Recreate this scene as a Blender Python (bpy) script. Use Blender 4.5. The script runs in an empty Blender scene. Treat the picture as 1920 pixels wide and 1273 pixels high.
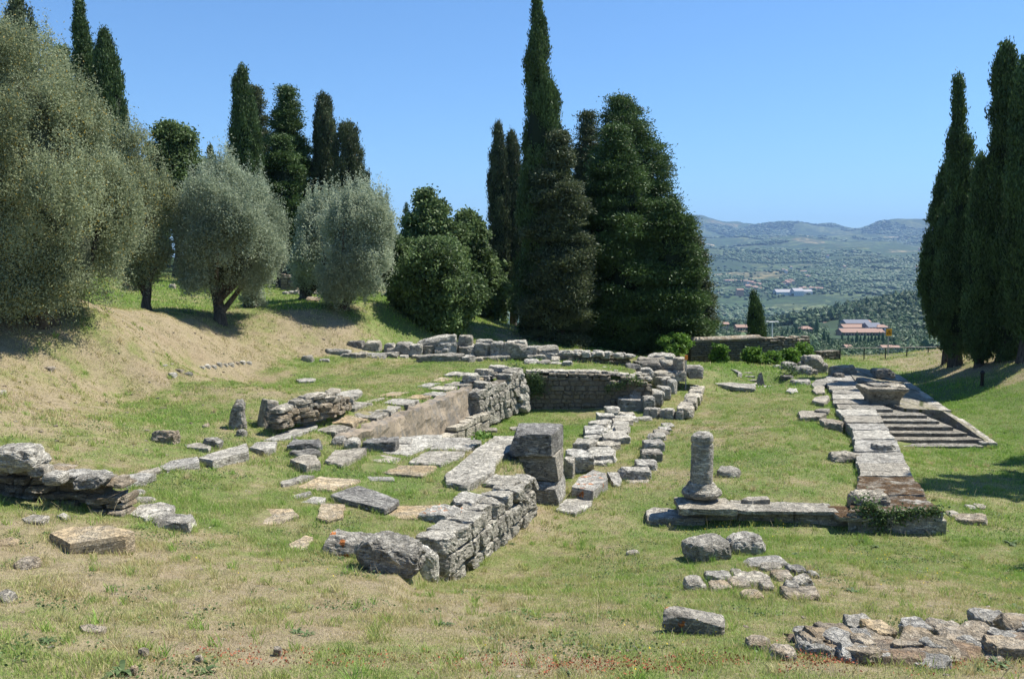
import bpy, math, numpy as np
from mathutils import Vector
# ------------------------------------------------------------------ camera, sky, sun
scn = bpy.context.scene
COL = scn.collection
FPX, CZ = 1700.0, 4.5
PITCH = math.atan(146.5 / FPX)
cam = bpy.data.objects.new('camera', bpy.data.cameras.new('camera'))
COL.objects.link(cam)
cam.location = (0, 0, CZ)
cam.rotation_euler = (math.pi / 2 - PITCH, 0, 0)
cam.data.sensor_width = 36
cam.data.lens = 36 * FPX / 1920
cam.data.clip_start = .1
cam.data.clip_end = 40000
scn.camera = cam
SUN_EL, SUN_AZ = math.radians(58), math.radians(68)      # azimuth clockwise from the view axis (+Y)
world = bpy.data.worlds.new("World"); scn.world = world; world.use_nodes = True
wn = world.node_tree
sky = wn.nodes.new('ShaderNodeTexSky'); sky.sky_type = 'NISHITA'; sky.sun_disc = False
sky.sun_elevation = SUN_EL; sky.sun_rotation = SUN_AZ; sky.altitude = 300
sky.air_density = 1.0; sky.dust_density = .2; sky.ozone_density = 5
bg = wn.nodes['Background']; bg.inputs['Strength'].default_value = .090
wb = wn.nodes.new('ShaderNodeMix'); wb.data_type = 'RGBA'; wb.blend_type = 'MULTIPLY'; wb.inputs[0].default_value = 1; wb.inputs[7].default_value = (.68, .90, 1.06, 1)   # cool rendering of the clear sky
wn.links.new(sky.outputs[0], wb.inputs[6]); wn.links.new(wb.outputs[2], bg.inputs[0])
sl = bpy.data.lights.new('sun', 'SUN'); sl.energy = 5.0; sl.angle = math.radians(.5); sl.color = (1, .95, .87)
so = bpy.data.objects.new('sun', sl); COL.objects.link(so)
sd = Vector((math.sin(SUN_AZ) * math.cos(SUN_EL), math.cos(SUN_AZ) * math.cos(SUN_EL), math.sin(SUN_EL)))
so.rotation_euler = sd.to_track_quat('Z', 'Y').to_euler(); so.location = (30, 10, 60)
scn.view_settings.view_transform = 'Standard'; scn.view_settings.look = 'None'
scn.view_settings.exposure = .82; scn.view_settings.gamma = 1
scn.cycles.volume_bounces = 0
scn.cycles.max_bounces = 6
scn.cycles.transparent_max_bounces = 4

R = np.random.RandomState(7)
# ------------------------------------------------------------------ numpy noise
def _h(i, j, k, s):
    n = (i * 374761393 + j * 668265263 + k * 2147483647 % 1274126177 + s * 144269504) & 0xffffffff
    n = ((n ^ (n >> 13)) * 1274126177) & 0xffffffff
    n = ((n ^ (n >> 16)) * 2246822519) & 0xffffffff
    return ((n ^ (n >> 15)) & 0xffffff) / float(0xffffff)
def vnoise(P, s=0):
    P = np.asarray(P, float); I = np.floor(P).astype(np.int64); F = P - I; F = F * F * (3 - 2 * F)
    I = I + 100000; r = 0
    for a in (0, 1):
        wa = F[..., 0] if a else 1 - F[..., 0]
        for b in (0, 1):
            wb = F[..., 1] if b else 1 - F[..., 1]
            for c in (0, 1):
                wc = F[..., 2] if c else 1 - F[..., 2]
                r = r + wa * wb * wc * _h(I[..., 0] + a, I[..., 1] + b, (I[..., 2] + c) * 7919, s)
    return r * 2 - 1
def fbm(P, s=0, o=3):
    r = 0; a = 1.; P = np.asarray(P, float)
    for k in range(o):
        r = r + a * vnoise(P * 2 ** k, s + 17 * k); a *= .5
    return r
def fbm2(x, y, sc, s=0, o=3):
    x = np.asarray(x, float); y = np.asarray(y, float)
    return fbm(np.stack([x * sc, y * sc, x * 0 + .5], -1), s, o)
def sstep(a, b, x):
    t = np.clip((x - a) / (b - a), 0, 1); return t * t * (3 - 2 * t)

# ------------------------------------------------------------------ picture ray helpers (where a thing stands on the site)
_cp, _sp = math.cos(PITCH), math.sin(PITCH)
def ray(px, py):
    x = (px - 960) / FPX; y = -(py - 636.5) / FPX
    return np.array([x, _cp + y * _sp, -_sp + y * _cp])
def G(px, py, z):
    d = ray(px, py); t = (z - CZ) / d[2]; return d[0] * t, d[1] * t
def AT(px, py, Y):
    d = ray(px, py); t = Y / d[1]; return d[0] * t, Y, CZ + d[2] * t

# ------------------------------------------------------------------ terrain
def tps(pts, lam=.02):
    P = np.array(pts, float); X = P[:, :2]; n = len(P)
    r = np.linalg.norm(X[:, None] - X[None], axis=-1)
    K = np.where(r > 0, r * r * np.log(r + 1e-9), 0) + lam * np.eye(n)
    Q = np.hstack([np.ones((n, 1)), X])
    A = np.zeros((n + 3, n + 3)); A[:n, :n] = K; A[:n, n:] = Q; A[n:, :n] = Q.T
    w = np.linalg.solve(A, np.concatenate([P[:, 2], np.zeros(3)]))
    def f(x, y):
        o = w[n] + w[n + 1] * x + w[n + 2] * y
        for i in range(n):
            q = (x - X[i, 0]) ** 2 + (y - X[i, 1]) ** 2
            o = o + w[i] * .5 * q * np.log(q + 1e-12)
        return o
    return f
COMMON = [(-3,0,2.9),(1,0,2.9),(5,0,2.9),(-3,3,2.35),(1,3,2.3),(5,3,2.25),(-3,6,1.75),(1,6,1.65),(5,6,1.6),(-3,9,1.2),(1,9,1.02),
 (4.5,9,.95),(-8,3,2.7),(-8,6,2.25),(-8,9,1.9),(9,3,2.2),(9,6,1.5),(9,9,.8),(-12,0,3.2),(12,0,2.8),(12,8,1.2),(0,-6,3.6),(3,11,.6),
 (4,36,.7),(1,37,1.0),(6.5,32,.5),(7,41,.2),(0,42,1.2),(5,45,.3),(-3,11,.92)]
UPPER = COMMON + [(-1.3,12.2,.72),(-3,12.4,.85),(-6,11.6,1.3),(-9,12,1.75),(-8.7,15.2,1.75),(-11.5,15,2.5),(-9.3,18,1.6),(-6,15,1.15),(-4,15,.9),
 (-1,15.5,.75),(0,16.5,.75),(-.8,19,.75),(-3.6,18.9,.8),(-2.2,23.4,.95),(0,28,1.1),(3.8,28.3,1.0),(2,31,1.1),(-1.9,29.2,1.2),(-6,30,1.4),
 (-5,24,1.15),(-6,20,1.15),(-7.5,24,1.25),(-7.2,28,1.3),(-8.8,25.4,1.35),(-7,22,1.3),(-9.3,21.5,1.55)]
for p, Y in (((75,612),21.5),((0,622),20.8),((200,606),22.8),((300,600),26.5),((400,600),29.6),((550,592),31.8),((650,583),33.4),((725,577),35.5),
             ((150,590),28),((0,592),27),((300,570),34),((480,580),35),((567,566),37),((640,560),40),((560,546),46),((350,530),44),((300,500),52),((200,480),55),
             ((700,570),40),((880,640),36),((900,600),42),((880,583),47),((965,622),40)):
    UPPER.append(AT(p[0], p[1], Y))
UPPER += [(-3.9,33.6,1.5),(-25,62,4.8),(-35,45,5.5),(-22,30,4.2),(-18,20,3.6),(-5.3,30.6,1.45),(-6.6,30.0,1.4)]
LOWER = COMMON + [(.6,15.8,.02),(-.9,12.3,.10),(-.2,13.5,.05),(1,13,.04),(3,15.2,.02),(3,13.3,.2),(5,14.4,.0),(7.2,14.8,0),(9,14,0),(11,18,-.1),(12.2,23,-.25),
 (9.8,22.5,-.2),(16,38,-.1),(14,30,-.15),(15.6,34,.0),(17.3,34.5,.5),(17.4,30,.9),(14,25,-.15),(18,25,.9),(14.5,19,.1),(20,30,1.9),(22,38,1.6),
 (3.4,16.6,.28),(5.2,16.3,.30),(6,20,.22),(7.5,22.5,.27),(4.4,20,.06),(3,18,.02),(4,24,0),(8.5,25.5,.28),(6.3,25,.08),(9.6,30,.27),(6,30,.08),(11.3,34,.28),(8.5,31,.15),(7.6,38.9,.15),(13.4,41,.1),(2,20,0),(0,20,-.05),
 (-2,24,-.1),(.4,27.9,-.1),(3.8,27.9,-.05),(2,25,-.1),(18,40,.1),(12,44,-.2),(19,45,.2),(0.3,30,0.8),(2,32,1.0)]
fA, fB = tps(UPPER), tps(LOWER)
BND = np.array([(-1.22,12.15),(.30,15.75),(.25,17.2),(.0,18.75),(-3.75,18.8),(-.1,28.15),(3.9,28.2),(4.6,31.6),(4.6,60),(70,60),(70,-20),(-1.2,-20)])
def inpoly(x, y, P):
    c = np.zeros(np.shape(x), bool); j = len(P) - 1
    for i in range(len(P)):
        xi, yi = P[i]; xj, yj = P[j]
        if yi != yj:
            c ^= ((yi > y) != (yj > y)) & (x < (xj - xi) * (y - yi) / (yj - yi) + xi)
        j = i
    return c
def pdist(x, y, P):
    d = np.full(np.shape(x), 1e9); j = len(P) - 1
    for i in range(len(P)):
        a, b = P[j], P[i]; ab = b - a
        t = np.clip(((x - a[0]) * ab[0] + (y - a[1]) * ab[1]) / (ab @ ab), 0, 1)
        d = np.minimum(d, np.hypot(x - a[0] - t * ab[0], y - a[1] - t * ab[1])); j = i
    return d
# far profile: distance -> height for the valley
FR = np.array([40,48,60,90,140,250,450,700,900,1050,1300,1800,2200,2500,2900,3500,4500,6000,8000,9600,11000,14000,20000.])
FZ = np.array([.0,-1.2,-4,-9,-15,-25,-38,-51,-62,-74,-90,-122,-118,-96,-66,-28,30,115,225,330,250,150,80.])
def far(x, y):
    r = np.hypot(x, y); az = np.degrees(np.arctan2(x, y))
    z = np.interp(r, FR, FZ)
    # wooded spur that rises to the right at about 1.2 km
    z = z + (np.clip(az - 14.5, 0, 20) * 4.2) * np.exp(-((r - 1080) / 190) ** 2)
    n = fbm2(x, y, 1 / 900., 3, 4)
    amp = np.interp(r, [200, 900, 2500, 3200, 5000, 9000], [.5, 2, 7, 24, 62, 85])
    z = z + n * amp
    z = z + fbm2(x, y, 1 / 2600., 31, 3) * np.interp(r, [4000, 9000], [0, 110])
    z = z + 40 * np.exp(-((az - 22.3) / 1.2) ** 2) * np.exp(-((r - 8800) / 500) ** 2) + 75 * np.exp(-((az - 16.5) / 3.2) ** 2) * np.exp(-((r - 9600) / 900) ** 2)
    left = 3 + np.clip(r - 44, 0, 30) * .06 - np.clip(r - 80, 0, 3000) * .08
    w = sstep(-10, 0, az)
    return left * (1 - w) + z * w
def terr(x, y):
    x = np.asarray(x, float); y = np.asarray(y, float)
    r = np.hypot(x, y)
    rc = np.minimum(r, 66.); k = np.where(r > 66, rc / np.maximum(r, 1e-6), 1); xc, yc = x * k, y * k
    yc = np.maximum(yc, -4); xc = np.clip(xc, -40, 30)
    a, b = fA(xc, yc), fB(xc, yc)
    d = pdist(xc, yc, BND); ins = inpoly(xc, yc, BND)
    m = sstep(-.12, .12, np.where(ins, d, -d))
    z = a * (1 - m) + b * m
    # gully in the bank between the olive trees
    g = np.array([[-9.9, 31.0], [-7.6, 26.6]]); ab = g[1] - g[0]
    t = np.clip(((xc - g[0, 0]) * ab[0] + (yc - g[0, 1]) * ab[1]) / (ab @ ab), 0, 1)
    dg = np.hypot(xc - g[0, 0] - t * ab[0], yc - g[0, 1] - t * ab[1])
    z = z - .22 * np.exp(-(dg / .9) ** 2)
    z = z + fbm2(xc, yc, 1.1, 15, 4) * .05 * sstep(-5.5, -7.5, xc) * sstep(14, 17, yc)
    z = z + fbm2(xc, yc, .55, 5, 3) * .035 * sstep(3, 9, r) + fbm2(xc, yc, 2.6, 9, 2) * .018
    z = z - .28 * np.exp(-(((xc - 9.15) / .75) ** 4 + ((yc - 32.4) / .9) ** 4))
    w = sstep(44, 60, r)
    out = z * (1 - w)
    if np.any(w > 0): out = out + far(x, y) * w
    return out
def T(x, y): return float(terr(np.array([x]), np.array([y]))[0])
_ts = np.concatenate([np.linspace(3, 60, 700), np.geomspace(60.5, 16000, 900)])
def HIT(px, py):
    """point of the ground that a sight line meets"""
    d = ray(px, py); X = d[0] * _ts / d[1]; Y = _ts; Z = CZ + d[2] * _ts / d[1]
    g = terr(X, Y) - Z; i = np.argmax(g > 0)
    if g[i] <= 0: i = len(_ts) - 1
    f = g[i - 1] / (g[i - 1] - g[i]) if i else 0
    Yh = _ts[i - 1] + (_ts[i] - _ts[i - 1]) * f
    return d[0] * Yh / d[1], Yh, T(d[0] * Yh / d[1], Yh)
def lush(x, y):
    x = np.asarray(x, float); y = np.asarray(y, float)
    r = np.hypot(x, y)
    v = .40 + .17 * sstep(9, 13, y)
    v = v + .28 * sstep(6, 9, x) * sstep(11, 16, y) * (1 - sstep(15, 17, x))
    v = v - .14 * np.exp(-((y - 10.2) / 1.3) ** 2) * sstep(-3, 3, -x + 3)
    # the dry banks
    sl = sstep(.16, .34, np.hypot(terr(x + .3, y) - terr(x - .3, y), terr(x, y + .3) - terr(x, y - .3)) / .6) * sstep(14, 17, y) * (1 - sstep(50, 60, y))
    v = v - .38 * sl * sstep(-4, -6, x) - .15 * sstep(15.5, 16.8, x) * sstep(22, 26, y)
    v = v - .12 * sstep(-5.5, -8, x) * sstep(20, 14, y)
    v = v + .3 * sstep(31, 33, y) * sstep(-4, -6, x) * (1 - sl)
    v = v + .1 * sstep(22, 25, y) * sstep(-7, -5, x) * (x < 4)
    v = v + fbm2(x, y, .45, 41, 4) * .30 + fbm2(x, y, 2.2, 43, 3) * .26
    return np.clip(v, 0, 1)

# ------------------------------------------------------------------ materials
def mat(name):
    m = bpy.data.materials.new(name); m.use_nodes = True
    nt = m.node_tree; b = nt.nodes['Principled BSDF']; b.inputs['Roughness'].default_value = .9
    b.inputs['Specular IOR Level'].default_value = .25
    return m, nt, b
class NT:
    def __init__(s, nt): s.nt = nt
    def n(s, t, **k):
        o = s.nt.nodes.new(t)
        for a, v in k.items(): setattr(o, a, v)
        return o
    def l(s, a, b): s.nt.links.new(a, b)
    def pos(s, sc=1.0):
        g = s.n('ShaderNodeNewGeometry'); return g.outputs['Position']
    def noise(s, sc, det=4, rough=.55, vec=None, scale3=None):
        o = s.n('ShaderNodeTexNoise'); o.inputs['Scale'].default_value = sc; o.inputs['Detail'].default_value = det; o.inputs['Roughness'].default_value = rough
        v = vec or s.pos()
        if scale3:
            m = s.n('ShaderNodeMapping'); m.inputs['Scale'].default_value = scale3; s.l(v, m.inputs[0]); v = m.outputs[0]
        s.l(v, o.inputs['Vector']); return o.outputs['Fac']
    def ramp(s, v, stops):
        o = s.n('ShaderNodeValToRGB'); e = o.color_ramp.elements
        while len(e) < len(stops): e.new(.5)
        for q, (p, c) in zip(e, stops):
            q.position = p; q.color = (c, c, c, 1) if isinstance(c, (int, float)) else (*c, 1)
        s.l(v, o.inputs[0]); return o.outputs[0]
    def mix(s, f, a, b, t='MIX'):
        o = s.n('ShaderNodeMix', data_type='RGBA', blend_type=t)
        if isinstance(f, (int, float)): o.inputs[0].default_value = f
        else: s.l(f, o.inputs[0])
        for i, v in ((6, a), (7, b)):
            if isinstance(v, tuple): o.inputs[i].default_value = (*v, 1)
            else: s.l(v, o.inputs[i])
        return o.outputs[2]
    def math(s, op, a, b=0., clamp=False):
        o = s.n('ShaderNodeMath', operation=op, use_clamp=clamp)
        for i, v in ((0, a), (1, b)):
            if isinstance(v, (int, float)): o.inputs[i].default_value = v
            else: s.l(v, o.inputs[i])
        return o.outputs[0]
    def attr(s, n):
        o = s.n('ShaderNodeAttribute'); o.attribute_name = n; return o.outputs['Fac']
    def bump(s, h, st, d, b):
        o = s.n('ShaderNodeBump'); o.inputs['Strength'].default_value = st; o.inputs['Distance'].default_value = d
        s.l(h, o.inputs['Height']); s.l(o.outputs[0], b.inputs['Normal'])

def stone_mat(name, dark=(.09,.085,.075), mid=(.33,.315,.28), light=(.60,.58,.52), tan=None, tanf=.3, orange=0., moss=0., scl=1.0, lich=.61):
    m, nt, b = mat(name); N = NT(nt)
    big = N.noise(2.2 * scl, 5, .6); med = N.noise(9 * scl, 6, .68); fine = N.noise(55 * scl, 4, .7)
    c = N.ramp(big, [(.30, mid), (.66, light)])
    c = N.mix(N.ramp(med, [(.34, .8), (.48, 0)]), c, dark)
    c = N.mix(N.ramp(fine, [(.38, .5), (.52, 0)]), c, tuple(v * 1.15 for v in dark))
    w = N.noise(15 * scl, 5, .6)
    c = N.mix(N.ramp(w, [(lich, 0), (lich + .05, .75)]), c, (.62, .61, .55))
    if tan: c = N.mix(N.math('MULTIPLY', N.ramp(N.noise(3.1 * scl, 4), [(.42, 0), (.62, 1)]), tanf), c, tan)
    if orange:
        c = N.mix(N.ramp(N.noise(5.5, 4, .6), [(.70 - orange * .1, 0), (.73 - orange * .1, .9)]), c, (.55, .17, .025))
    if moss:
        gn = N.n('ShaderNodeNewGeometry'); sx_ = N.n('ShaderNodeSeparateXYZ'); N.l(gn.outputs['Normal'], sx_.inputs[0])
        up = N.ramp(sx_.outputs[2], [(.45, 0), (.75, 1)])
        c = N.mix(N.math('MULTIPLY', up, N.ramp(N.noise(3.2, 6, .7), [(.36, 0), (.50, 1)])), c, N.ramp(fine, [(.35, (.045, .028, .012)), (.7, (.17, .10, .04))]))
    oi = N.n('ShaderNodeObjectInfo')
    c = N.mix(1., c, N.ramp(oi.outputs['Random'], [(0, (.90, .88, .83)), (.35, (1.16, 1.08, .94)), (.6, (1.08, 1.07, 1.04)), (1, (1.27, 1.23, 1.14))]), 'MULTIPLY')
    N.l(c, b.inputs['Base Color'])
    h = N.math('ADD', N.math('MULTIPLY', med, .9), N.math('MULTIPLY', fine, .35))
    h = N.math('ADD', h, N.noise(24 * scl, 5, .7))
    st = N.noise(5 * scl, 5, .7, scale3=(1, 1, 5)); crk = N.ramp(st, [(.43, 1), (.47, 0), (.50, 0), (.54, 1)])
    h = N.math('ADD', h, N.math('MULTIPLY', crk, .55))
    c = N.mix(N.math('MULTIPLY', N.math('SUBTRACT', 1., crk), .22), c, dark); N.l(c, b.inputs['Base Color'])
    N.bump(h, 1., .045, b)
    return m
M = {}
M['stone'] = stone_mat('weathered_sandstone')
M['stone_o'] = stone_mat('sandstone_orange_lichen', orange=1.)
M['stone_d'] = stone_mat('dark_sandstone', dark=(.045,.045,.043), mid=(.18,.175,.165), light=(.38,.37,.34))
M['stone_w'] = stone_mat('pale_sandstone', mid=(.42,.405,.36), light=(.70,.68,.61))
M['stone_t'] = stone_mat('tan_paving', mid=(.42,.36,.26), light=(.62,.52,.36), tan=(.52,.40,.24), tanf=.8)
M['stone_m'] = stone_mat('mossy_sandstone', moss=1.0)
M['stone_n'] = stone_mat('rubble_stone', mid=(.32,.285,.23), light=(.55,.50,.42), tan=(.35,.27,.17), tanf=.6)
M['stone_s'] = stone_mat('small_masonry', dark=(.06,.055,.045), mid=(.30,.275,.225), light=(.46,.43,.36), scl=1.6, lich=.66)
M['stone_k'] = stone_mat('worn_step_stone', dark=(.05,.048,.042), mid=(.25,.24,.21), light=(.44,.42,.37))
M['mortar'], nt, b = mat('earth_mortar'); b.inputs['Base Color'].default_value = (.11, .095, .07, 1)
def plain(name, c, rough=.8, metal=0):
    m, nt, b = mat(name); N = NT(nt)
    f = N.noise(6, 4); k = N.ramp(f, [(.3, tuple(v * .8 for v in c)), (.7, tuple(min(1, v * 1.15) for v in c))])
    N.l(k, b.inputs['Base Color']); b.inputs['Roughness'].default_value = rough; b.inputs['Metallic'].default_value = metal
    return m
M['plaster'], nt, b = mat('old_plaster'); N = NT(nt)
c = N.ramp(N.noise(1.6, 5, .65), [(.3, (.19, .16, .12)), (.65, (.36, .29, .205))])
c = N.mix(N.ramp(N.noise(12, 5, .7), [(.36, .8), (.5, 0)]), c, (.14, .125, .10))
c = N.mix(N.ramp(N.noise(4, 5, .7, scale3=(1, 1, .35)), [(.50, 0), (.62, .6)]), c, (.17, .165, .15))
N.l(c, b.inputs['Base Color']); N.bump(N.noise(30, 5, .7), .8, .02, b)
M['bark'], nt, b = mat('bark'); N = NT(nt)
v = N.noise(14, 5, .7, scale3=(1, 1, .18)); N.l(N.ramp(v, [(.35, (.03, .025, .02)), (.65, (.15, .125, .10))]), b.inputs['Base Color']); N.bump(v, 1, .03, b)

def leaf_mat(name, lo, hi, trans=.25, alt=None, altp=.9):
    m, nt, b = mat(name); N = NT(nt)
    t = N.attr('tint')
    st = [(0, lo), (.85, hi)]
    c = N.ramp(t, st)
    if alt: c = N.mix(N.ramp(N.attr('alt'), [(altp, 0), (altp + .01, 1)]), c, alt)
    N.l(c, b.inputs['Base Color']); b.inputs['Roughness'].default_value = .6; b.inputs['Specular IOR Level'].default_value = .3
    tr = N.n('ShaderNodeBsdfTranslucent'); N.l(c, tr.inputs[0])
    mx = N.n('ShaderNodeMixShader'); mx.inputs[0].default_value = trans
    N.l(b.outputs[0], mx.inputs[1]); N.l(tr.outputs[0], mx.inputs[2]); N.l(mx.outputs[0], nt.nodes['Material Output'].inputs[0])
    return m
M['olive'] = leaf_mat('olive_leaves', (.16, .20, .12), (.46, .52, .37), .4)
M['olive_y'] = leaf_mat('olive_leaves_flecked', (.12, .15, .075), (.39, .44, .26), .4, (.42, .30, .05), .96)
M['cyp'] = leaf_mat('cypress_foliage', (.035, .06, .022), (.105, .17, .055), .2)
M['cyp_b'] = leaf_mat('cypress_foliage_browned', (.04, .055, .028), (.13, .165, .075), .2, (.12, .10, .05), .955)
M['conifer'] = leaf_mat('conifer_foliage', (.035, .065, .02), (.10, .165, .048), .2)
M['bluecon'] = leaf_mat('grey_green_conifer', (.035, .055, .025), (.13, .155, .075), .2)
M['broad'] = leaf_mat('broadleaf_foliage', (.045, .075, .025), (.17, .25, .09), .3)
M['bright'] = leaf_mat('bright_broadleaf', (.05, .12, .015), (.20, .34, .06), .35)
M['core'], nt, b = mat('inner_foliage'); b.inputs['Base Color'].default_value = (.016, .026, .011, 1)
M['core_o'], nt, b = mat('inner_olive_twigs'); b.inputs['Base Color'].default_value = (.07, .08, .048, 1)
M['farwood'] = leaf_mat('far_wood', (.022, .055, .016), (.10, .165, .05), .0)
N = NT(M['farwood'].node_tree); b = M['farwood'].node_tree.nodes['Principled BSDF']
M['grass'] = leaf_mat('grass_blades', (.56, .47, .26), (.25, .40, .075), .35)
nt = M['grass'].node_tree
for n in nt.nodes:
    if n.type == 'VALTORGB':
        e = n.color_ramp.elements; e[0].position = .12; e[1].position = .95; q = e.new(.42); q.color = (.45, .43, .18, 1); q = e.new(.62); q.color = (.34, .41, .11, 1); 
M['flower'], nt, b = mat('flower_petals'); b.inputs['Base Color'].default_value = (.65, .48, .03, 1)
# ground
M['ground'], nt, b = mat('ground'); N = NT(nt)
L = N.attr('lush'); fz = N.attr('far')
n1 = N.noise(3.3, 6, .68); n2 = N.noise(28, 5, .75)
v = N.math('ADD', N.math('ADD', L, N.math('MULTIPLY', N.math('SUBTRACT', n1, .5), .9)), N.math('MULTIPLY', N.math('SUBTRACT', n2, .5), 1.1))
c = N.ramp(v, [(.05, (.35, .285, .18)), (.28, (.34, .285, .16)), (.45, (.27, .26, .11)), (.62, (.19, .235, .065)), (.9, (.12, .19, .036))])
c = N.mix(N.ramp(N.noise(60, 5, .75), [(.38, .75), (.52, 0)]), c, (.08, .068, .04))
c = N.mix(N.ramp(N.noise(13, 5, .75), [(.58, 0), (.68, .6)]), c, (.42, .35, .22))
c = N.mix(N.ramp(N.noise(5, 6, .8), [(.40, .55), (.50, 0)]), c, (.13, .11, .06))
c = N.mix(N.math('MULTIPLY', N.ramp(N.noise(.8, 3), [(.52, 0), (.64, 1)]), N.ramp(L, [(.15, .25), (.4, 0)])), c, (.28, .20, .13))
# far countryside: patchwork of woods and fields
vo = N.n('ShaderNodeTexVoronoi'); vo.inputs['Scale'].default_value = 1 / 170.; vo.inputs['Randomness'].default_value = 1
wv = N.n('ShaderNodeVectorMath', operation='ADD'); nn = N.n('ShaderNodeTexNoise'); nn.inputs['Scale'].default_value = 1 / 180.; N.l(N.pos(), nn.inputs['Vector'])
ml = N.n('ShaderNodeVectorMath', operation='SCALE'); ml.inputs['Scale'].default_value = 320.; N.l(nn.outputs['Color'], ml.inputs[0])
N.l(N.pos(), wv.inputs[0]); N.l(ml.outputs[0], wv.inputs[1])
mp = N.n('ShaderNodeMapping'); mp.inputs['Scale'].default_value = (1, .6, 0); N.l(wv.outputs[0], mp.inputs[0]); N.l(mp.outputs[0], vo.inputs['Vector'])
sep = N.n('ShaderNodeSeparateColor'); N.l(vo.outputs['Color'], sep.inputs[0])
fc = N.ramp(sep.outputs[0], [(0, (.03, .062, .02)), (.30, (.05, .09, .028)), (.48, (.09, .125, .045)), (.66, (.13, .155, .06)), (.84, (.24, .20, .10)), (.95, (.50, .38, .22))])
fc.node.color_ramp.interpolation = 'CONSTANT'
fc = N.mix(N.ramp(N.noise(1 / 45., 6, .75), [(.42, 0), (.52, .85)]), fc, (.018, .038, .012))
c = N.mix(fz, c, fc)
N.l(c, b.inputs['Base Color'])
bm_ = N.n('ShaderNodeBump'); bm_.inputs['Strength'].default_value = .7; bm_.inputs['Distance'].default_value = .04; N.l(N.math('ADD', n2, N.noise(90, 3)), bm_.inputs['Height']); N.l(bm_.outputs[0], b.inputs['Normal'])

# ------------------------------------------------------------------ object helpers
def mk(name, V, Fs, m, parent=None, smooth=False, attrs=None, loc=None, vattrs=None):
    """one mesh object; Fs a list of (n,3)/(n,4) arrays; V in world coordinates"""
    V = np.asarray(V, float)
    if not isinstance(Fs, list): Fs = [Fs]
    Fs = [np.asarray(f, np.int64) for f in Fs if len(f)]
    if loc is None: loc = (0, 0, 0)
    me = bpy.data.meshes.new(name)
    nl = sum(f.size for f in Fs); nf = sum(len(f) for f in Fs)
    me.vertices.add(len(V)); me.vertices.foreach_set('co', (V - np.array(loc)).astype(np.float32).ravel())
    me.loops.add(nl); me.polygons.add(nf)
    me.loops.foreach_set('vertex_index', np.concatenate([f.ravel() for f in Fs]).astype(np.int32))
    tot = np.concatenate([np.full(len(f), f.shape[1]) for f in Fs])
    st = np.concatenate([[0], np.cumsum(tot)[:-1]])
    me.polygons.foreach_set('loop_start', st.astype(np.int32)); me.polygons.foreach_set('loop_total', tot.astype(np.int32))
    me.polygons.foreach_set('use_smooth', np.full(nf, smooth))
    me.update(calc_edges=True)
    for dom, dd in (('FACE', attrs), ('POINT', vattrs)):
        for k, a in (dd or {}).items():
            at = me.attributes.new(k, 'FLOAT', dom); at.data.foreach_set('value', np.asarray(a, np.float32))
    me.materials.append(m)
    o = bpy.data.objects.new(name, me); COL.objects.link(o)
    if parent is not None:
        o.parent = parent; o.location = Vector(loc) - parent.location
    else: o.location = loc
    return o
def tag(o, label=None, cat=None, group=None, kind=None):
    if label: o['label'] = label
    if cat: o['category'] = cat
    if group: o['group'] = group
    if kind or label: o['kind'] = kind or 'thing'
    return o
def empty(name, loc, label, cat, group=None):
    o = bpy.data.objects.new(name, None); COL.objects.link(o); o.location = loc; o.empty_display_size = .2
    return tag(o, label, cat, group)
class MB:
    def __init__(s): s.V = []; s.Q = []; s.T = []; s.n = 0
    def add(s, V, F):
        F = np.asarray(F)
        if len(F): (s.Q if F.shape[1] == 4 else s.T).append(F + s.n)
        s.V.append(V); s.n += len(V)
    def build(s, name, m, parent=None, smooth=False, loc=None):
        Fs = []
        if s.Q: Fs.append(np.vstack(s.Q))
        if s.T: Fs.append(np.vstack(s.T))
        return mk(name, np.vstack(s.V), Fs, m, parent, smooth, loc=loc)
_cube = {}
def cubegrid(n):
    if n in _cube: return _cube[n]
    u = np.linspace(-1, 1, n + 1); u = np.sign(u) * (1 - (1 - np.abs(u)) ** 1.35)
    Vs = []; Fs = []; k = 0
    for ax in range(3):
        for sg in (-1, 1):
            a, b_ = np.meshgrid(u, u, indexing='ij'); P = np.zeros((n + 1, n + 1, 3))
            P[..., ax] = sg; P[..., (ax + 1) % 3] = a; P[..., (ax + 2) % 3] = b_
            Vs.append(P.reshape(-1, 3)); I = np.arange((n + 1) ** 2).reshape(n + 1, n + 1) + k
            q = np.stack([I[:-1, :-1], I[1:, :-1], I[1:, 1:], I[:-1, 1:]], -1).reshape(-1, 4)
            Fs.append(q if sg > 0 else q[:, ::-1]); k += (n + 1) ** 2
    V = np.vstack(Vs); F = np.vstack(Fs)
    _, idx, inv = np.unique(np.round(V, 5), axis=0, return_index=True, return_inverse=True)
    _cube[n] = (V[idx], inv.ravel()[F]); return _cube[n]
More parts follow.
